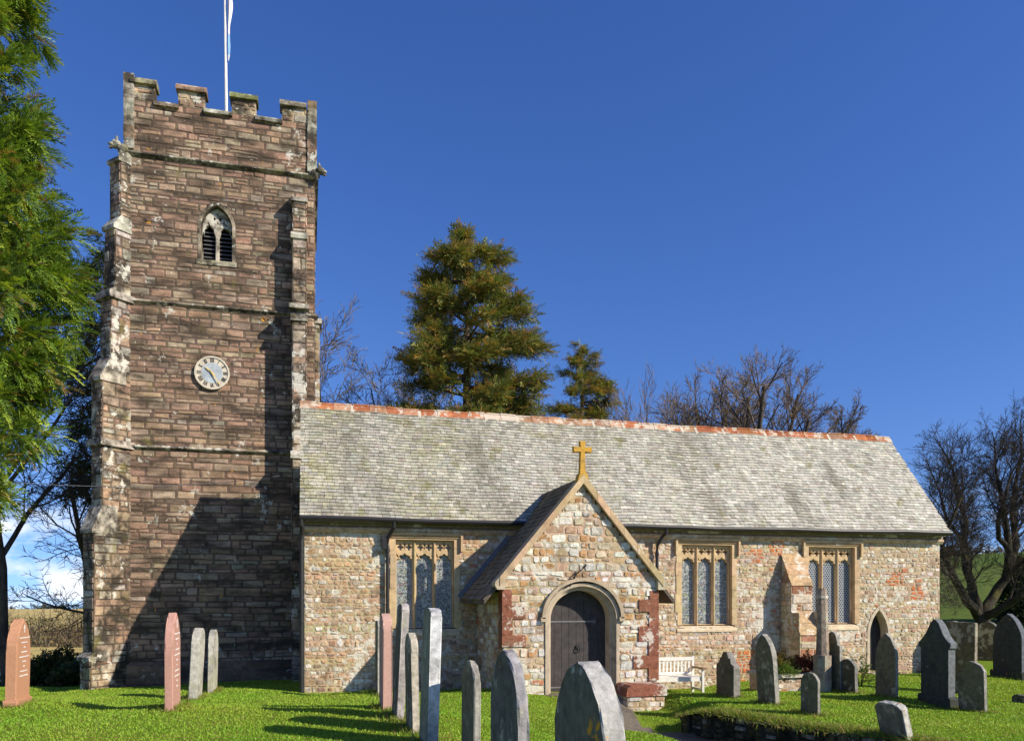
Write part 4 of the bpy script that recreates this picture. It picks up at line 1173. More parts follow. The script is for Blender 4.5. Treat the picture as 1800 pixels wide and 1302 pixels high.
# recumbent slab beside the squat stone
x, y, _ = survey(1535, 10.6); z = gz(x, y)
o = slab_mesh('fallen_slab', [(.16,-.3),(.17,.25),(.05,.33),(-.15,.28),(-.16,-.3)], .09, M['grave'], (.5,.47,.4)); o.location = (x, y, z+.02); o.rotation_euler = (math.radians(86), 0, math.radians(80)); tag(o, 'small pale slab lying in the grass beside the squat tilted gravestone', 'stone slab')
x, y, _ = survey(1797, 15.2); z = gz(x, y)
o = slab_mesh('footstone', prof_pts('flatround', .36, .16), .12, M['grave'], DARK); o.location = (x, y, z); o.rotation_euler = (0,0,math.radians(90)); tag(o, 'small dark footstone in the grass at the right edge', 'footstone')

# ------------------------------------------------------------------ cross shaft on its stepped base with planting
sx, sy, _ = survey(1446, 17.2); sz = gz(sx, sy)
cr_ = thing('cross_shaft', 'tapering old stone cross shaft standing before the nave buttress', 'stone shaft')
mb = MB(); mb.prism([(sx+.20*math.cos(t), sy+.20*math.sin(t)) for t in [math.pi/8+math.pi/4*i for i in range(8)]], 'z', sz-.1, sz+.78, (.36,.28,.21)); mb.build('base', M['grave'], cr_, fixn=True)
mb = MB(); mb.tube([(sx,sy,sz+.76),(sx,sy,sz+.95),(sx-.01,sy,sz+2.05),(sx-.01,sy,sz+2.24)], [.15,.135,.105,.085], 8, (.30,.235,.18)); mb.tube([(sx-.01,sy,sz+2.02),(sx-.01,sy,sz+2.08)], [.12,.12], 8, (.5,.46,.38)); mb.build('shaft', M['grave'], cr_, fixn=True)
pl_ = MB(); bx_, by_, _ = survey(1412, 17.3)
bz_ = gz(bx_, by_)
masonry(pl_, (bx_-.75,by_-.05), (1,0), (0,-1), 0, 1.35, bz_-.2, bz_+.30, (.1,.17), (.16,.4), pal_nave, core=1.0)
pl_.box((bx_-.80,by_-.12,bz_+.30),(bx_+.65,by_+1.0,bz_+.37),(.46,.42,.34))
o = pl_.build('raised_bed', M['rubble']); tag(o, 'low stone edged planting bed at the foot of the cross shaft', 'planter')

# ------------------------------------------------------------------ bench
bench = thing('garden_bench', 'white painted slatted garden bench against the nave wall beside the porch', 'bench')
bxa, bxb, byb, bz = 7.62, 9.18, -.62, -.20
mb = MB()
for i in range(15):
    x = bxa+.10+i*(bxb-bxa-.2)/14; mb.box((x-.022,byb-.012,bz+.50),(x+.022,byb+.012,bz+.80))
mb.box((bxa,byb-.03,bz+.80),(bxb,byb+.03,bz+.88)); mb.box((bxa,byb-.025,bz+.46),(bxb,byb+.025,bz+.52))
mb.build('backrest', M['white_paint'], bench)
mb = MB()
for i in range(5): mb.box((bxa-.02,byb-.10-.1*i,bz+.42),(bxb+.02,byb-.02-.1*i,bz+.445))
mb.box((bxa,byb-.50,bz+.34),(bxb,byb-.46,bz+.418)); mb.build('seat', M['white_paint'], bench)
for x in (bxa, bxb):
    mb = MB(); mb.box((x-.03,byb-.032,bz-.05),(x+.03,byb+.032,bz+.90)); mb.build('leg', M['white_paint'], bench)
    mb = MB(); mb.box((x-.028,byb-.54,bz-.05),(x+.028,byb-.48,bz+.62)); mb.build('leg', M['white_paint'], bench)
    mb = MB(); mb.box((x-.045,byb-.60,bz+.622),(x+.045,byb-.033,bz+.66)); mb.build('armrest', M['bare_wood'], bench)
    mb = MB(); mb.box((x-.02,byb-.478,bz+.10),(x+.02,byb-.034,bz+.16)); mb.build('stretcher', M['white_paint'], bench)

# ------------------------------------------------------------------ dry stone retaining wall beside the path
mb = MB()
for (a, b) in zip(WALL[:-1], WALL[1:]):
    n = 5
    for k in range(n):
        p = Vector(a).lerp(Vector(b), k/n); q = Vector(a).lerp(Vector(b), (k+1)/n)
        d = (q-p); l = d.length; d = d/l; nr = Vector((d.y, -d.x))
        if nr.x > 0: nr = -nr
        m_ = (p+q)/2; zb = gz(m_.x-.55, m_.y)-.15; zt = gz(m_.x+.45, m_.y)-.02
        masonry(mb, (p.x,p.y), (d.x,d.y), (nr.x,nr.y), 0, l, zb, max(zt, zb+.35), (.07,.14), (.12,.32), lambda u, z, R: jit((.26,.25,.22) if R.random() < .25 else (.09,.08,.058), R, .3), prot=(.0,.06), core=.30, mortar=(.05,.045,.035), gap=.012)
# rounded end towards the porch
p = WALL[0]
masonry(mb, (p[0],p[1]), (1,0), (0,1), 0, .9, gz(p[0]-.5,p[1])-.2, gz(p[0]+.5,p[1]-.3)-.02, (.07,.14), (.12,.3), lambda u, z, R: jit((.25,.22,.18), R, .3), prot=(.0,.05), core=.3, mortar=(.05,.045,.035))
o = mb.build('retaining_wall', M['drystone']); tag(o, 'low mossy dry stone retaining wall holding the lawn above the path', 'stone wall')

# ------------------------------------------------------------------ vegetation
nr_ = np.random.default_rng(11)
def frames(d, roll):
    """orthonormal frames (n,3,3) with rows X=d, Y, Z"""
    d = d/np.linalg.norm(d, axis=1, keepdims=True)
    up = np.tile(np.array([0,0,1.]), (len(d),1)); bad = np.abs(d[:,2]) > .97; up[bad] = (1,0,0)
    y = np.cross(up, d); y /= np.linalg.norm(y, axis=1, keepdims=True); z = np.cross(d, y)
    c, s = np.cos(roll)[:,None], np.sin(roll)[:,None]
    return np.stack([d, y*c+z*s, -y*s+z*c], 1)
def spray_template(n, lw, ll, droop, spread, seed=0, flat=.15):
    """a frond: stem along +X with small leaf diamonds on both sides; returns verts (k*4,3)"""
    r = np.random.default_rng(seed); V_ = []
    for i in range(n):
        t = (i+.5)/n
        for s in (-1, 1):
            a = s*spread*(1-.45*t)*r.uniform(.75,1.25)
            base = np.array([t*.85, 0, -droop*t*t])
            l = ll*(1-.55*t)*r.uniform(.7,1.2)
            d = np.array([math.cos(a), math.sin(a), r.uniform(-flat,flat)-.4*droop*t]); d /= np.linalg.norm(d)
            sd_ = np.cross(d, np.array([r.uniform(-.4,.4), r.uniform(-.4,.4), 1.])); sd_ /= np.linalg.norm(sd_)
            w_ = lw*r.uniform(.7,1.3)
            V_ += [base, base+d*l*.45+sd_*w_, base+d*l, base+d*l*.5-sd_*w_]
    return np.array(V_)
def place_sprays(tmpls, pos, d, roll, scale, col, leafjit=.25):
    Vs, Cs = [], []
    Fm = frames(d, roll)
    which = nr_.integers(0, len(tmpls), len(pos))
    for k, T in enumerate(tmpls):
        ix = np.where(which == k)[0]
        if not len(ix): continue
        v = np.einsum('kj,njl->nkl', T, Fm[ix])*scale[ix][:,None,None]+pos[ix][:,None,:]
        Vs.append(v.reshape(-1,3))
        q = len(T)//4
        c = col[ix][:,None,:]*nr_.uniform(1-leafjit,1+leafjit,(len(ix),q,1)); Cs.append(c.reshape(-1,3))
    V_ = np.concatenate(Vs); C_ = np.concatenate(Cs)
    return V_, np.arange(len(V_)).reshape(-1,4), C_
def mixcols(n, cols, wts):
    cols = np.array(cols); ix = nr_.choice(len(cols), n, p=np.array(wts)/sum(wts)); return cols[ix]*nr_.uniform(.75,1.25,(n,1))

def conifer(label, px, D, prof, zbase, nl, per, tmpls, sc, cols, wts, droop=.1, rise=.15, trunk_r=.3, mat='needle', cat='tree', name='conifer_tree', grp=None, start=.25, azbias=None, hang=0, dist_v=.25, stem_top=None, bark=(.10,.075,.06)):
    """prof: list of (py, radius in photo pixels) read at the tree's distance"""
    bx_, by_, _ = survey(px, D)
    hs_ = np.array([CAMP[2]+(HOR-p[0])/f_px*D for p in prof]); rs = np.array([p[1]/f_px*D for p in prof])
    o_ = np.argsort(hs_); hs_, rs = hs_[o_], rs[o_]
    root = thing(name, label, cat, grp)
    mb = MB(); top = stem_top or hs_[-1]
    mb.tube([(bx_,by_,zbase-.2),(bx_+.03,by_,zbase+(top-zbase)*.35),(bx_-.04,by_,zbase+(top-zbase)*.7),(bx_,by_,top-.1)], [trunk_r,trunk_r*.8,trunk_r*.5,.03], 8, bark)
    P, Dr, S = [], [], []
    for i in range(nl):
        h = hs_[0]+(hs_[-1]-hs_[0])*((i+nr_.uniform(0,1))/nl)
        az = nr_.uniform(0, 2*math.pi) if azbias is None or nr_.random() < .35 else nr_.normal(azbias, .9)
        r = np.interp(h, hs_, rs)*nr_.uniform(.74,1.10)
        if r < .15: r = .15
        dv = np.array([math.cos(az), math.sin(az)])
        k = 6; pts = []
        for j in range(k+1):
            t = j/k; pts.append((bx_+dv[0]*r*t, by_+dv[1]*r*t, h-r*rise*.9+r*rise*1.6*t-droop*r*t*t))
        if r > .3: mb.tube(pts, [max(.012, .028*r*(1-.85*j/k)) for j in range(k+1)], 4, bark)
        pts = np.array(pts); n = max(3, int(per*r/np.mean(rs)))
        t = start+(1-start)*nr_.random(n)**.8
        fi = t*k; i0 = np.minimum(fi.astype(int), k-1); fr = (fi-i0)[:,None]
        p = pts[i0]*(1-fr)+pts[i0+1]*fr
        off = nr_.normal(0, 1, (n,3))*np.array([.20,.20,dist_v*.9])*r*.40*(1-.45*t)[:,None]
        p = p+off
        tang = np.tile(np.array([dv[0], dv[1], rise*.6]), (n,1))
        dd = tang*nr_.uniform(.4,1.1,(n,1))+off/np.maximum(np.linalg.norm(off,axis=1,keepdims=True),.05)*.75
        dd[:,2] += nr_.uniform(-.25,.35,n)-hang
        P.append(p); Dr.append(dd); S.append(nr_.uniform(*sc, n))
    P, Dr, S = map(np.concatenate, (P, Dr, S))
    # clumps of lighter and darker growth belong to the foliage itself (young shoots, cones)
    c = mixcols(len(P), cols, wts)
    V_, F_, C_ = place_sprays(tmpls, P, Dr, nr_.uniform(-.7,.7,len(P)), S, c)
    mb.build('trunk', M['bark'], root, smooth=True)
    np_mesh('crown', V_, F_, C_, M[mat], root)
    root['_n'] = len(F_)
    del root['_n']
    return root

# the big bright cypress at the left edge
cyp = [spray_template(9, .030, .34, .30, .75, s) for s in range(4)]
conifer('bright green drooping cypress filling the left edge of the view', -60, 12.5,
        [(p_, .77*r_) for p_, r_ in [(-330,20),(-240,70),(-150,110),(-60,135),(0,150),(60,158),(105,152),(150,120),(200,180),(245,186),(295,158),(350,214),(430,212),(500,222),(565,228),(620,212),(670,190),(720,182),(780,150),(830,126),(880,90),(915,50)]],
        .55, 120, 125, cyp, (.20,.44), [(.21,.32,.036),(.14,.235,.034),(.33,.41,.05),(.30,.20,.065),(.075,.125,.026)], [5,4,3,.8,2.5],
        droop=.16, rise=.24, trunk_r=.26, mat='leaf', name='cypress_tree', start=.34, hang=.22, azbias=math.radians(-25), dist_v=.42)

pin = [spray_template(6, .035, .42, .05, .85, s+10, flat=.45) for s in range(4)]
PINC = [(.16,.205,.050),(.25,.25,.065),(.36,.22,.065),(.09,.125,.036),(.30,.26,.08)]
conifer('large spreading conifer rising behind the middle of the nave roof', 822, 42,
        [(424,46),(440,66),(475,82),(510,88),(540,104),(570,112),(600,120),(640,120),(680,130),(720,134),(780,135),(900,120)],
        .1, 112, 165, pin, (.5,.95), PINC, [5,4,3,3,2], droop=.12, rise=.14, trunk_r=.42, start=.30, dist_v=.12, grp='conifers behind the church', stem_top=19.4)
conifer('small conifer behind the nave roof, right of the large one', 1024, 46,
        [(604,6),(625,24),(650,38),(675,46),(705,58),(735,72),(800,80),(900,70)],
        .1, 84, 85, pin, (.40,.75), PINC, [4,3,4,3,2], droop=.12, rise=.08, trunk_r=.3, start=.28, dist_v=.11, grp='conifers behind the church')
conifer('dark ragged conifer half hidden by the left side of the tower', 186, 31,
        [(415,6),(445,26),(500,44),(560,48),(610,40),(650,58),(700,82),(750,80),(800,74),(835,100),(868,96),(890,30)],
        -.6, 74, 44, pin, (.45,.85), [(.035,.055,.018),(.022,.040,.014),(.07,.055,.025),(.05,.075,.02)], [5,4,1.5,2], droop=.22, rise=.02, trunk_r=.3, start=.3, dist_v=.28, grp='conifers behind the church')

# bare deciduous trees ------------------------------------------------
def rot_about(d, ax, a): return Matrix.Rotation(a, 3, ax) @ d
def grow(T, Cw, p, d, Ln, r, lev, cfg, R):
    k = 5 if lev < 2 else 4 if lev < 3 else 3
    pts = [p.copy()]; dd = d.copy(); q = p.copy()
    for i in range(k):
        dd = (dd+Vector((R.uniform(-1,1),R.uniform(-1,1),R.uniform(-1,1)))*cfg['wob']+Vector((0,0,cfg['up']))*(.5+.5*lev/cfg['levels'])).normalized()
        q = q+dd*(Ln/k); pts.append(q.copy())
    r1 = r*cfg.get('taper',.5)
    rad = [r+(r1-r)*i/k for i in range(k+1)]
    tgt = T if r > cfg['thick'] else Cw
    tgt.tube([tuple(x) for x in pts], rad, 7 if r > .12 else 5 if r > .04 else 3, cfg['col'], cap=False)
    if lev >= cfg['levels']: return
    n = cfg['kids'][lev]
    for j in range(n):
        t = cfg['from'][min(lev,len(cfg['from'])-1)]; t = t+(1-t)*(j+R.random()*.9)/n
        t = min(t, 1); fi = t*k; i0 = min(int(fi), k-1)
        b = pts[i0].lerp(pts[i0+1], fi-i0); td = (pts[i0+1]-pts[i0]).normalized()
        ax = td.cross(Vector((R.uniform(-1,1),R.uniform(-1,1),R.uniform(-1,1))))
        if ax.length < .05: continue
        nd = rot_about(td, ax.normalized(), R.uniform(*cfg['ang']))
        nd = (nd+Vector(cfg.get('drift',(0,0,0)))*.2).normalized()
        rr_ = max((r+(r1-r)*t)*cfg['rr']*R.uniform(.75,1.05), cfg['rmin'])
        grow(T, Cw, b, nd, Ln*cfg['lr'][lev]*R.uniform(.7,1.15)*(1.05-.35*t), rr_, lev+1, cfg, R)
BASE = dict(wob=.17, up=.05, thick=.05, levels=4, kids=[8,6,6,5], ang=(.4,.9), lr=[.60,.60,.60,.55], rr=.52, rmin=.010, col=(.10,.085,.07))
BASE['from'] = [.3,.25,.2,.15]
def bare_tree(label, px, D, zb, H, seed, r=.28, lean=(0,0), twig='twig', grp='bare trees behind the church', name='bare_tree', stems=None, **kw):
    R = random.Random(seed); cfg = dict(BASE); cfg.update(kw)
    x, y, _ = survey(px, D)
    root = thing(name, label, 'tree', grp)
    T, Cw = MB(), MB()
    for (d, Ln, rr_, h0) in (stems or [((lean[0],lean[1],1), H*.62, r, 0)]):
        grow(T, Cw, Vector((x, y, zb-.2+h0)), Vector(d).normalized(), Ln, rr_, 0, cfg, R)
    T.build('trunk', M['bark'], root, smooth=True)
    Cw.build('crown', M[twig], root)
    return root
bare_tree('pale leafless tree showing just right of the tower', 592, 40, 0, 18.5, 21, r=.22, twig='twig_grey', levels=5, kids=[9,6,6,5,3], lr=[.60,.60,.62,.60,.55], ang=(.35,.8), rmin=.014)
bare_tree('leafless tree leaning towards the large conifer, left of it', 640, 46, 0, 21, 22, r=.24, lean=(-.08,0), twig='twig_grey', levels=5, kids=[9,6,6,5,3], lr=[.60,.60,.62,.60,.55], ang=(.4,.95), rmin=.014)
bare_tree('slim leafless sapling right of the small conifer', 1122, 44, 0, 15.5, 23, r=.14, kids=[11,7,6,4], ang=(.22,.55), up=.09)
bare_tree('second slim leafless sapling, farther right of the small conifer', 1165, 46, 0, 15.5, 24, r=.15, kids=[11,7,6,4], ang=(.22,.55), up=.09)
bare_tree('bushy leafless sapling just left of the broad purple-brown tree', 1205, 47, 0, 15.5, 27, r=.16, kids=[11,7,6,4], ang=(.28,.7), up=.06)
def dome(hw, zc, vr, n, R, k=.86):
    """stems fanning out to a rounded crown of half width hw, centred at height zc"""
    out = []
    for i in range(n):
        sl = -.62+1.24*(i+R.uniform(.2,.8))/n; z = zc+vr
        while z > 1 and ((sl*z)/hw)**2+(max(z-zc,0)/vr)**2 > 1: z -= .1
        d = Vector((sl, R.uniform(-.3,.3), 1)); out.append((tuple(d), d.length*z*k, .15+.10*R.random(), 0))
    return out
DOME = dict(levels=4, kids=[13,7,6,4], lr=[.24,.60,.60,.55], ang=(.3,.85), up=.02, wob=.075, rmin=.012)
DOME['from'] = [.42,.2,.15,.1]
bare_tree('broad brown leafless tree with a rounded crown above the right half of the roof', 1300, 48, 0, 15.6, 25, stems=dome(5.8, 9.6, 8.7, 21, random.Random(3), .80), **DOME)
bare_tree('lower brown leafless tree above the right end of the roof', 1442, 47, 0, 14.0, 26, stems=dome(4.5, 8.4, 6.0, 16, random.Random(4), .80), **DOME)
bare_tree('leafless tree behind the tower with thin branches reaching left over the field', 196, 27, -.6, 11, 31, r=.13, twig='twig_dark', grp='leafless trees by the field', kids=[14,6,6,4], ang=(.7,1.3), up=.02, drift=(-.9,0,-.15), lean=(.03,0), lr=[.42,.6,.6,.55])
bare_tree('tall dark leafless tree with a straight trunk at the left edge', 20, 24, -.5, 15, 32, r=.21, twig='twig_dark', grp='leafless trees by the field', kids=[9,6,5,4], ang=(.5,1.0), up=.08, lean=(.035,0), drift=(.5,0,.2))
# gnarled tree at the right: limbs laid out one by one
gt = thing('bare_tree', 'gnarled dark leafless tree with low spreading limbs on the right', 'tree')
GD = 30.0
def gp(px, py, dd=0): return Vector(survey(px, GD+dd, py))
limbs = [([(1730,1112,0),(1727,1090,0),(1722,1078,0)], .36, .30),
         ([(1722,1082,0),(1700,1056,-.4),(1680,1020,-.9),(1664,985,-1.2),(1657,955,-1.4),(1668,925,-1.6)], .22, .07),
         ([(1722,1080,0),(1712,1045,.2),(1700,1000,.4),(1694,955,.6),(1697,915,.8),(1684,880,1.0),(1676,830,1.2)], .24, .06),
         ([(1725,1082,0),(1745,1050,.3),(1768,1015,.2),(1774,965,.0),(1766,905,-.2),(1756,850,-.2),(1752,835,-.2)], .26, .06),
         ([(1768,1015,.2),(1785,960,.8),(1780,900,1.2),(1786,850,1.5),(1796,800,1.6)], .20, .06),
         ([(1728,1085,0),(1765,1068,-.8),(1800,1040,-1.5),(1830,990,-2),(1840,920,-2.2)], .20, .07),
         ([(1774,965,0),(1757,945,-.5),(1752,915,-.8),(1764,890,-1.0),(1772,850,-1.2)], .13, .05),
         ([(1680,1020,-.9),(1660,1002,-1.4),(1650,990,-1.8),(1640,1000,-2.0)], .08, .03),
         ([(1694,955,.6),(1675,930,.4),(1662,905,.2),(1655,880,0)], .11, .05)]
T, Cw = MB(), MB(); R = random.Random(77)
cfg = dict(BASE); cfg.update(col=(.05,.044,.034), levels=4, kids=[0,7,7,5], lr=[.6,.66,.62,.55], ang=(.35,.95), up=.05, wob=.22, thick=.045, rmin=.007, taper=.35, drift=(.55,0,0))
cfg['from'] = [.2,.2,.15,.1]
for pts, r0, r1 in limbs:
    P = [gp(*p) for p in pts]
    # densify with a gentle wobble
    Q_ = []
    for a, b in zip(P[:-1], P[1:]):
        for t in (0, .5): Q_.append(a.lerp(b, t)+Vector((R.uniform(-1,1),R.uniform(-1,1),R.uniform(-1,1)))*.035)
    Q_.append(P[-1]); k = len(Q_)
    rad = [(r0+(r1-r0)*i/(k-1))*.84 for i in range(k)]
    T.tube([tuple(q) for q in Q_], rad, 9, (.05,.046,.034))
    if len(pts) < 4: continue
    total = sum((Q_[i+1]-Q_[i]).length for i in range(k-1)); nb = int(3+total*2.3)
    for j in range(nb):
        t = .25+.75*(j+R.random())/nb; fi = min(t*(k-1), k-1.001); i0 = int(fi)
        b = Q_[i0].lerp(Q_[i0+1], fi-i0); td = (Q_[i0+1]-Q_[i0]).normalized()
        ax = td.cross(Vector((R.uniform(-1,1),R.uniform(-1,1),R.uniform(-.6,.6))))
        nd = rot_about(td, ax.normalized(), R.uniform(.35,1.05)); nd = (nd+Vector((.18,0,.2))).normalized()
        grow(T, Cw, b, nd, R.uniform(1.25,2.3), max(.018, rad[i0]*.30), 1, cfg, R)
    grow(T, Cw, Q_[-1], (Q_[-1]-Q_[-2]).normalized(), 1.7, rad[-1], 1, cfg, R)
T.build('trunk', M['bark'], gt, smooth=True); Cw.build('crown', M['twig_dark'], gt)

# shrubs ------------------------------------------------------------
leafy = [spray_template(4, .09, .5, .05, .9, s+30, flat=.6) for s in range(3)]
def shrub(label, px, D, rx, rz, zb, n, sc, cols, wts, cat='shrub', name='shrub', grp=None, x=None, stems=True):
    if x is None: bx_, by_, _ = survey(px, D)
    else: bx_, by_ = x
    root = thing(name, label, cat, grp)
    u = nr_.normal(0,1,(n,3)); u /= np.linalg.norm(u,axis=1,keepdims=True); u[:,2] = np.abs(u[:,2])
    rad = nr_.uniform(.35,1,n)**.6*(1+.22*np.sin(u[:,0]*5+rx)*np.cos(u[:,1]*6+rz))
    P = np.array([bx_,by_,zb])+u*rad[:,None]*np.array([rx,rx,rz])
    d = u+nr_.normal(0,.5,(n,3)); d[:,2] += .25
    V_, F_, C_ = place_sprays(leafy, P, d, nr_.uniform(-1,1,n), nr_.uniform(*sc,n), mixcols(n, cols, wts))
    np_mesh('foliage', V_, F_, C_, M['heath'], root)
    mb = MB()
    for i in range(7):
        a = U(0,6.28); mb.tube([(bx_,by_,zb-.15),(bx_+rx*.3*math.cos(a),by_+rx*.3*math.sin(a),zb+rz*.45),(bx_+rx*.6*math.cos(a),by_+rx*.6*math.sin(a),zb+rz*.8)], [.03*rx+.006,.02*rx+.004,.003], 4, (.08,.06,.05))
    mb.build('stem', M['bark'], root)
    return root
shrub('red-brown clipped shrub in the planting bed by the cross shaft', 0, 0, .34, .40, bz_+.32, 420, (.10,.18), [(.22,.055,.03),(.14,.04,.025),(.20,.12,.04)], [5,3,1], x=(bx_+.20,by_+.25))
shrub('yellow-green heathery shrub at the left of the planting bed', 0, 0, .36, .42, bz_+.32, 420, (.10,.20), [(.22,.19,.045),(.13,.13,.03),(.20,.10,.03)], [5,4,2], x=(bx_-.42,by_+.35))
shrub('low green cushion plant spilling over the bed edge', 0, 0, .28, .18, bz_+.36, 260, (.07,.13), [(.11,.19,.03),(.15,.22,.04)], [1,1], cat='plant', name='cushion_plant', x=(bx_-.50,by_-.05))
x, y, _ = survey(1512, 18.2); shrub('straggly yellow-green weed at the foot of the nave wall', 0, 0, .26, .62, gz(x,y), 130, (.10,.18), [(.17,.20,.05),(.10,.14,.03)], [1,1], cat='plant', name='weed', x=(x,y))
# hedge between the churchyard and the field
for i, (px, D, rx, rz, lab) in enumerate(((62,24.5,.75,.70,'dark green bush in the field hedge, left of the others'),(104,25.2,.95,.95,'rounded dark green bush in the middle of the field hedge'),(140,24.2,.7,.65,'dark green bush in the field hedge against the tower'))):
    x, y, _ = survey(px, D); shrub(lab, 0, 0, rx, rz, gz(x,y)-.1, 900, (.22,.40), [(.07,.10,.028),(.15,.13,.05),(.05,.075,.024)], [4,3,2], x=(x,y), name='hedge_bush', cat='bush', grp='bushes in the field hedge')
tw = thing('bramble_thicket', 'tangled brown leafless thicket above the bushes beside the field', 'thicket')
T = MB(); R = random.Random(5)
for i in range(330):
    px = R.uniform(-30, 165); x, y, _ = survey(px, R.uniform(42.0, 46)); z = gz(x, y)
    h = R.uniform(1.0, 2.5)*(.8+.3*math.sin(px*.11)); q = Vector((x,y,z-.1)); pts = [tuple(q)]; d = Vector((R.uniform(-.35,.35),R.uniform(-.35,.35),1)).normalized()
    for k in range(4):
        d = (d+Vector((R.uniform(-.3,.3),R.uniform(-.3,.3),0))).normalized(); q = q+d*h/4; pts.append(tuple(q))
    T.tube(pts, [.020,.017,.014,.011,.008], 3, (.12,.09,.05), cap=False)
    for _ in range(3):
        b = Vector(pts[R.choice((2,3))]); e = b+Vector((R.uniform(-.4,.4),R.uniform(-.4,.4),R.uniform(.1,.5))); T.tube([tuple(b),tuple(e)], [.010,.006], 3, (.13,.10,.05), cap=False)
T.build('stems', M['twig'], tw)
n = 1000; px = nr_.uniform(-30,165,n); P = np.array([survey(a, b) for a, b in zip(px, nr_.uniform(42.,46,n))]); P[:,2] = ground(P[:,0],P[:,1])+nr_.uniform(.1,1.5,n)
V_, F_, C_ = place_sprays(leafy, P, nr_.normal(0,1,(n,3))+np.array([0,0,.6]), nr_.uniform(-1,1,n), nr_.uniform(.12,.26,n), mixcols(n, [(.32,.25,.10),(.20,.19,.065),(.38,.30,.14)], [3,2,2]))
np_mesh('foliage', V_, F_, C_, M['heath'], tw)
# dark evergreen at the right edge beyond the gnarled tree
shrub('dark evergreen bush beyond the gnarled tree at the right edge', 1812, 36, 1.3, 2.9, .9, 1500, (.3,.55), [(.028,.045,.018),(.045,.06,.022),(.06,.04,.022)], [4,2,2], name='holly_bush', cat='bush')
# far woods and hedgerow as masses
def far_mass(name, label, pts, hgt, dep, n, sc, cols, wts, cat):
    P = []
    for i in range(n):
        t = nr_.uniform(0, len(pts)-1.001); i0 = int(t); fr = t-i0
        px = pts[i0][0]*(1-fr)+pts[i0+1][0]*fr; D = pts[i0][1]*(1-fr)+pts[i0+1][1]*fr+nr_.uniform(0, dep)
        x, y, _ = survey(px, D); P.append((x, y, gz(x,y)+nr_.uniform(0,hgt)*(.6+.4*math.sin(px*.21)*math.sin(px*.057))))
    P = np.array(P)
    V_, F_, C_ = place_sprays(leafy, P, nr_.normal(0,1,(n,3))+np.array([0,0,.5]), nr_.uniform(-1,1,n), nr_.uniform(*sc,n), mixcols(n, cols, wts))
    o = np_mesh(name, V_, F_, C_, M['heath']); o['kind'] = 'stuff'; tag(o, label, cat); return o
far_mass('distant_wood', 'thin line of distant woodland along the far edge of the field', [(-120,152),(60,152),(110,156),(240,158)], 1.0, 4, 500, (.5,1.1), [(.05,.07,.06),(.06,.065,.045)], [1,1], 'woodland')
far_mass('hedgerow', 'brown hedgerow along the crest of the green hill', [(1600,93),(1700,93),(1900,93),(2000,93)], 1.7, 3, 900, (.5,1.2), [(.13,.09,.05),(.09,.075,.04),(.06,.065,.03)], [3,2,2], 'hedgerow')

# grass -------------------------------------------------------------
def in_rect(x, y, a, b, c_, d): return (x > a) & (x < b) & (y > c_) & (y < d)
n = 420000
u = nr_.uniform(-.72,.72,n); D = 2.6+ (nr_.random(n)**1.25)*20
x = CAMP[0]+D*(u*cth+sth); y = CAMP[1]+D*(-u*sth+cth)
dl = wall_x(y)-x
z_top = 0
bad = in_rect(x,y,-.1,17.3,-.05,5) | in_rect(x,y,3.85,7.4,-2.7,0) | in_rect(x,y,-4.8,.4,4.2,10) | ((dl > -.12) & (dl < 1.45+.12*np.sin(y*3.1)) & (y < -4.9)) | in_rect(x,y,5.0,6.2,-5.5,-2.3) | in_rect(x,y,6.3,7.3,-3.3,-2.5) | in_rect(x,y,bx_-.8,bx_+.65,by_-.1,by_+1)
x, y, D = x[~bad], y[~bad], D[~bad]; n = len(x)
z = ground(x, y)
near_wall = np.exp(-np.abs(wall_x(y)-x-(-.15))/.28)*((wall_x(y)-x) < .12)*(y < -4.7)
h = nr_.uniform(.010,.024,n)*(1+.020*D)*(1+1.3*near_wall*nr_.random(n))
wd = (.004+.0009*D)*nr_.uniform(.8,1.3,n)
a = nr_.uniform(0,2*math.pi,n); b = nr_.uniform(0,2*math.pi,n); tl = nr_.uniform(.3,1.5,n)
ex, ey = np.cos(a)*wd, np.sin(a)*wd
V_ = np.stack([np.stack([x-ex,y-ey,z-.01],1), np.stack([x+ex,y+ey,z-.01],1), np.stack([x+np.cos(b)*h*tl,y+np.sin(b)*h*tl,z+h],1)],1).reshape(-1,3)
patch = np.clip(.5+.35*np.sin(x*1.3+1.7*np.sin(y*.9))*np.sin(y*1.1+1.2*np.sin(x*.7))+.3*np.sin(x*3.7+2*np.sin(y*2.9))*np.sin(y*4.1+1.5*np.sin(x*2.3)),0,1)
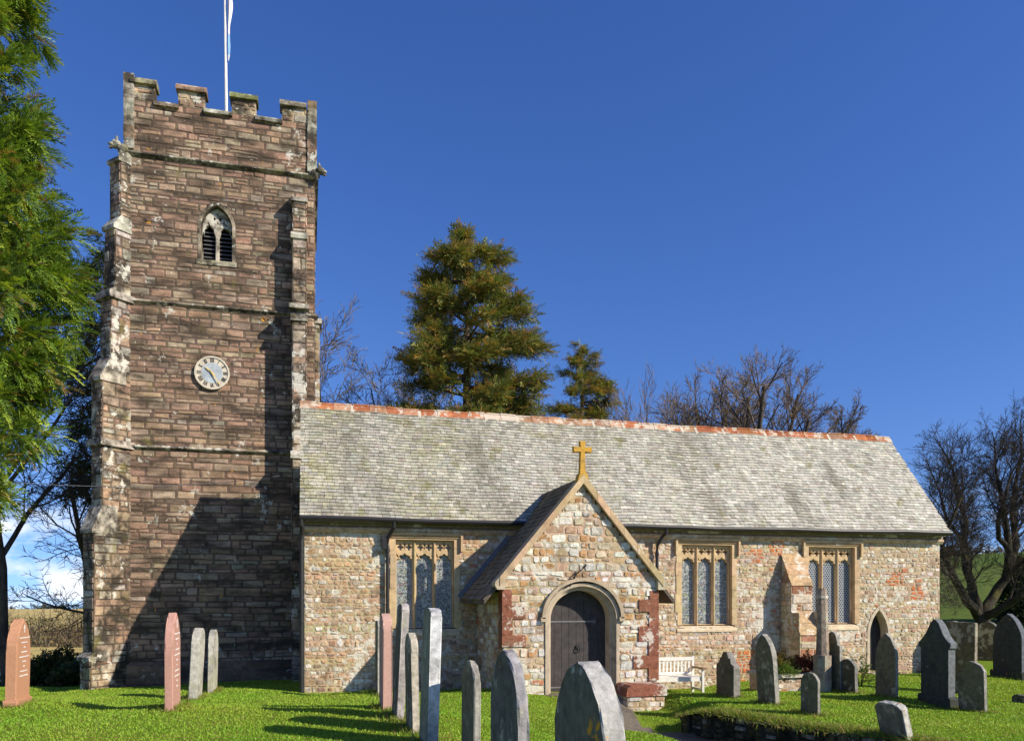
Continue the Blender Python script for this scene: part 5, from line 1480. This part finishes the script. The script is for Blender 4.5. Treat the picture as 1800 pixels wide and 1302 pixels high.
C_ = np.array([.22,.41,.032])*(1-patch[:,None]*.65)+np.array([.38,.47,.06])*(patch[:,None]*.65)
dry = (nr_.random(n) < .09+.45*near_wall); C_[dry] = np.array([.28,.23,.07])
C_ = C_*nr_.uniform(.82,1.2,(n,1))
# longer tufts hanging over the top of the retaining wall and round the feet of the stones
n2 = 15000; yw = nr_.uniform(-15,-4.75,n2); xw = wall_x(yw)+nr_.normal(.10,.13,n2); zw = ground(wall_x(yw)+.45, yw)+.0
feet = [(o.location.x, o.location.y, o.location.z) for o in COL.objects if o.get('category') == 'gravestone']
fi_ = nr_.integers(0, len(feet), 16000); fa_ = np.array(feet)[fi_]
xf = fa_[:,0]+nr_.normal(0,.10,len(fi_)); yf = fa_[:,1]+nr_.uniform(-.42,.42,len(fi_)); zf = ground(xf, yf)
x2 = np.concatenate([xw, xf]); y2 = np.concatenate([yw, yf]); z2 = np.concatenate([zw, zf]); n2 = len(x2)
h2 = np.concatenate([nr_.uniform(.03,.11,len(xw)), nr_.uniform(.025,.085,len(xf))]); w2 = nr_.uniform(.006,.011,n2)
a2 = nr_.uniform(0,6.28,n2); b2 = nr_.uniform(0,6.28,n2); t2 = nr_.uniform(.2,1.6,n2)
dn = np.where(np.arange(n2) < len(xw), -np.clip(wall_x(y2)-x2,0,.3)*.6, 0)
V2 = np.stack([np.stack([x2-np.cos(a2)*w2,y2-np.sin(a2)*w2,z2-.015],1), np.stack([x2+np.cos(a2)*w2,y2+np.sin(a2)*w2,z2-.015],1), np.stack([x2+np.cos(b2)*h2*t2,y2+np.sin(b2)*h2*t2,z2+h2+dn],1)],1).reshape(-1,3)
C2 = mixcols(n2, [(.17,.27,.03),(.24,.30,.05),(.30,.26,.09),(.34,.24,.08)], [4,3,2,1.5])
V_ = np.concatenate([V_, V2]); C_ = np.concatenate([C_, C2])
g = np_mesh('grass', V_, np.arange(len(V_)).reshape(-1,3), C_, M['blade']); g['kind'] = 'stuff'; tag(g, 'short bright green lawn grass between the gravestones', 'grass')
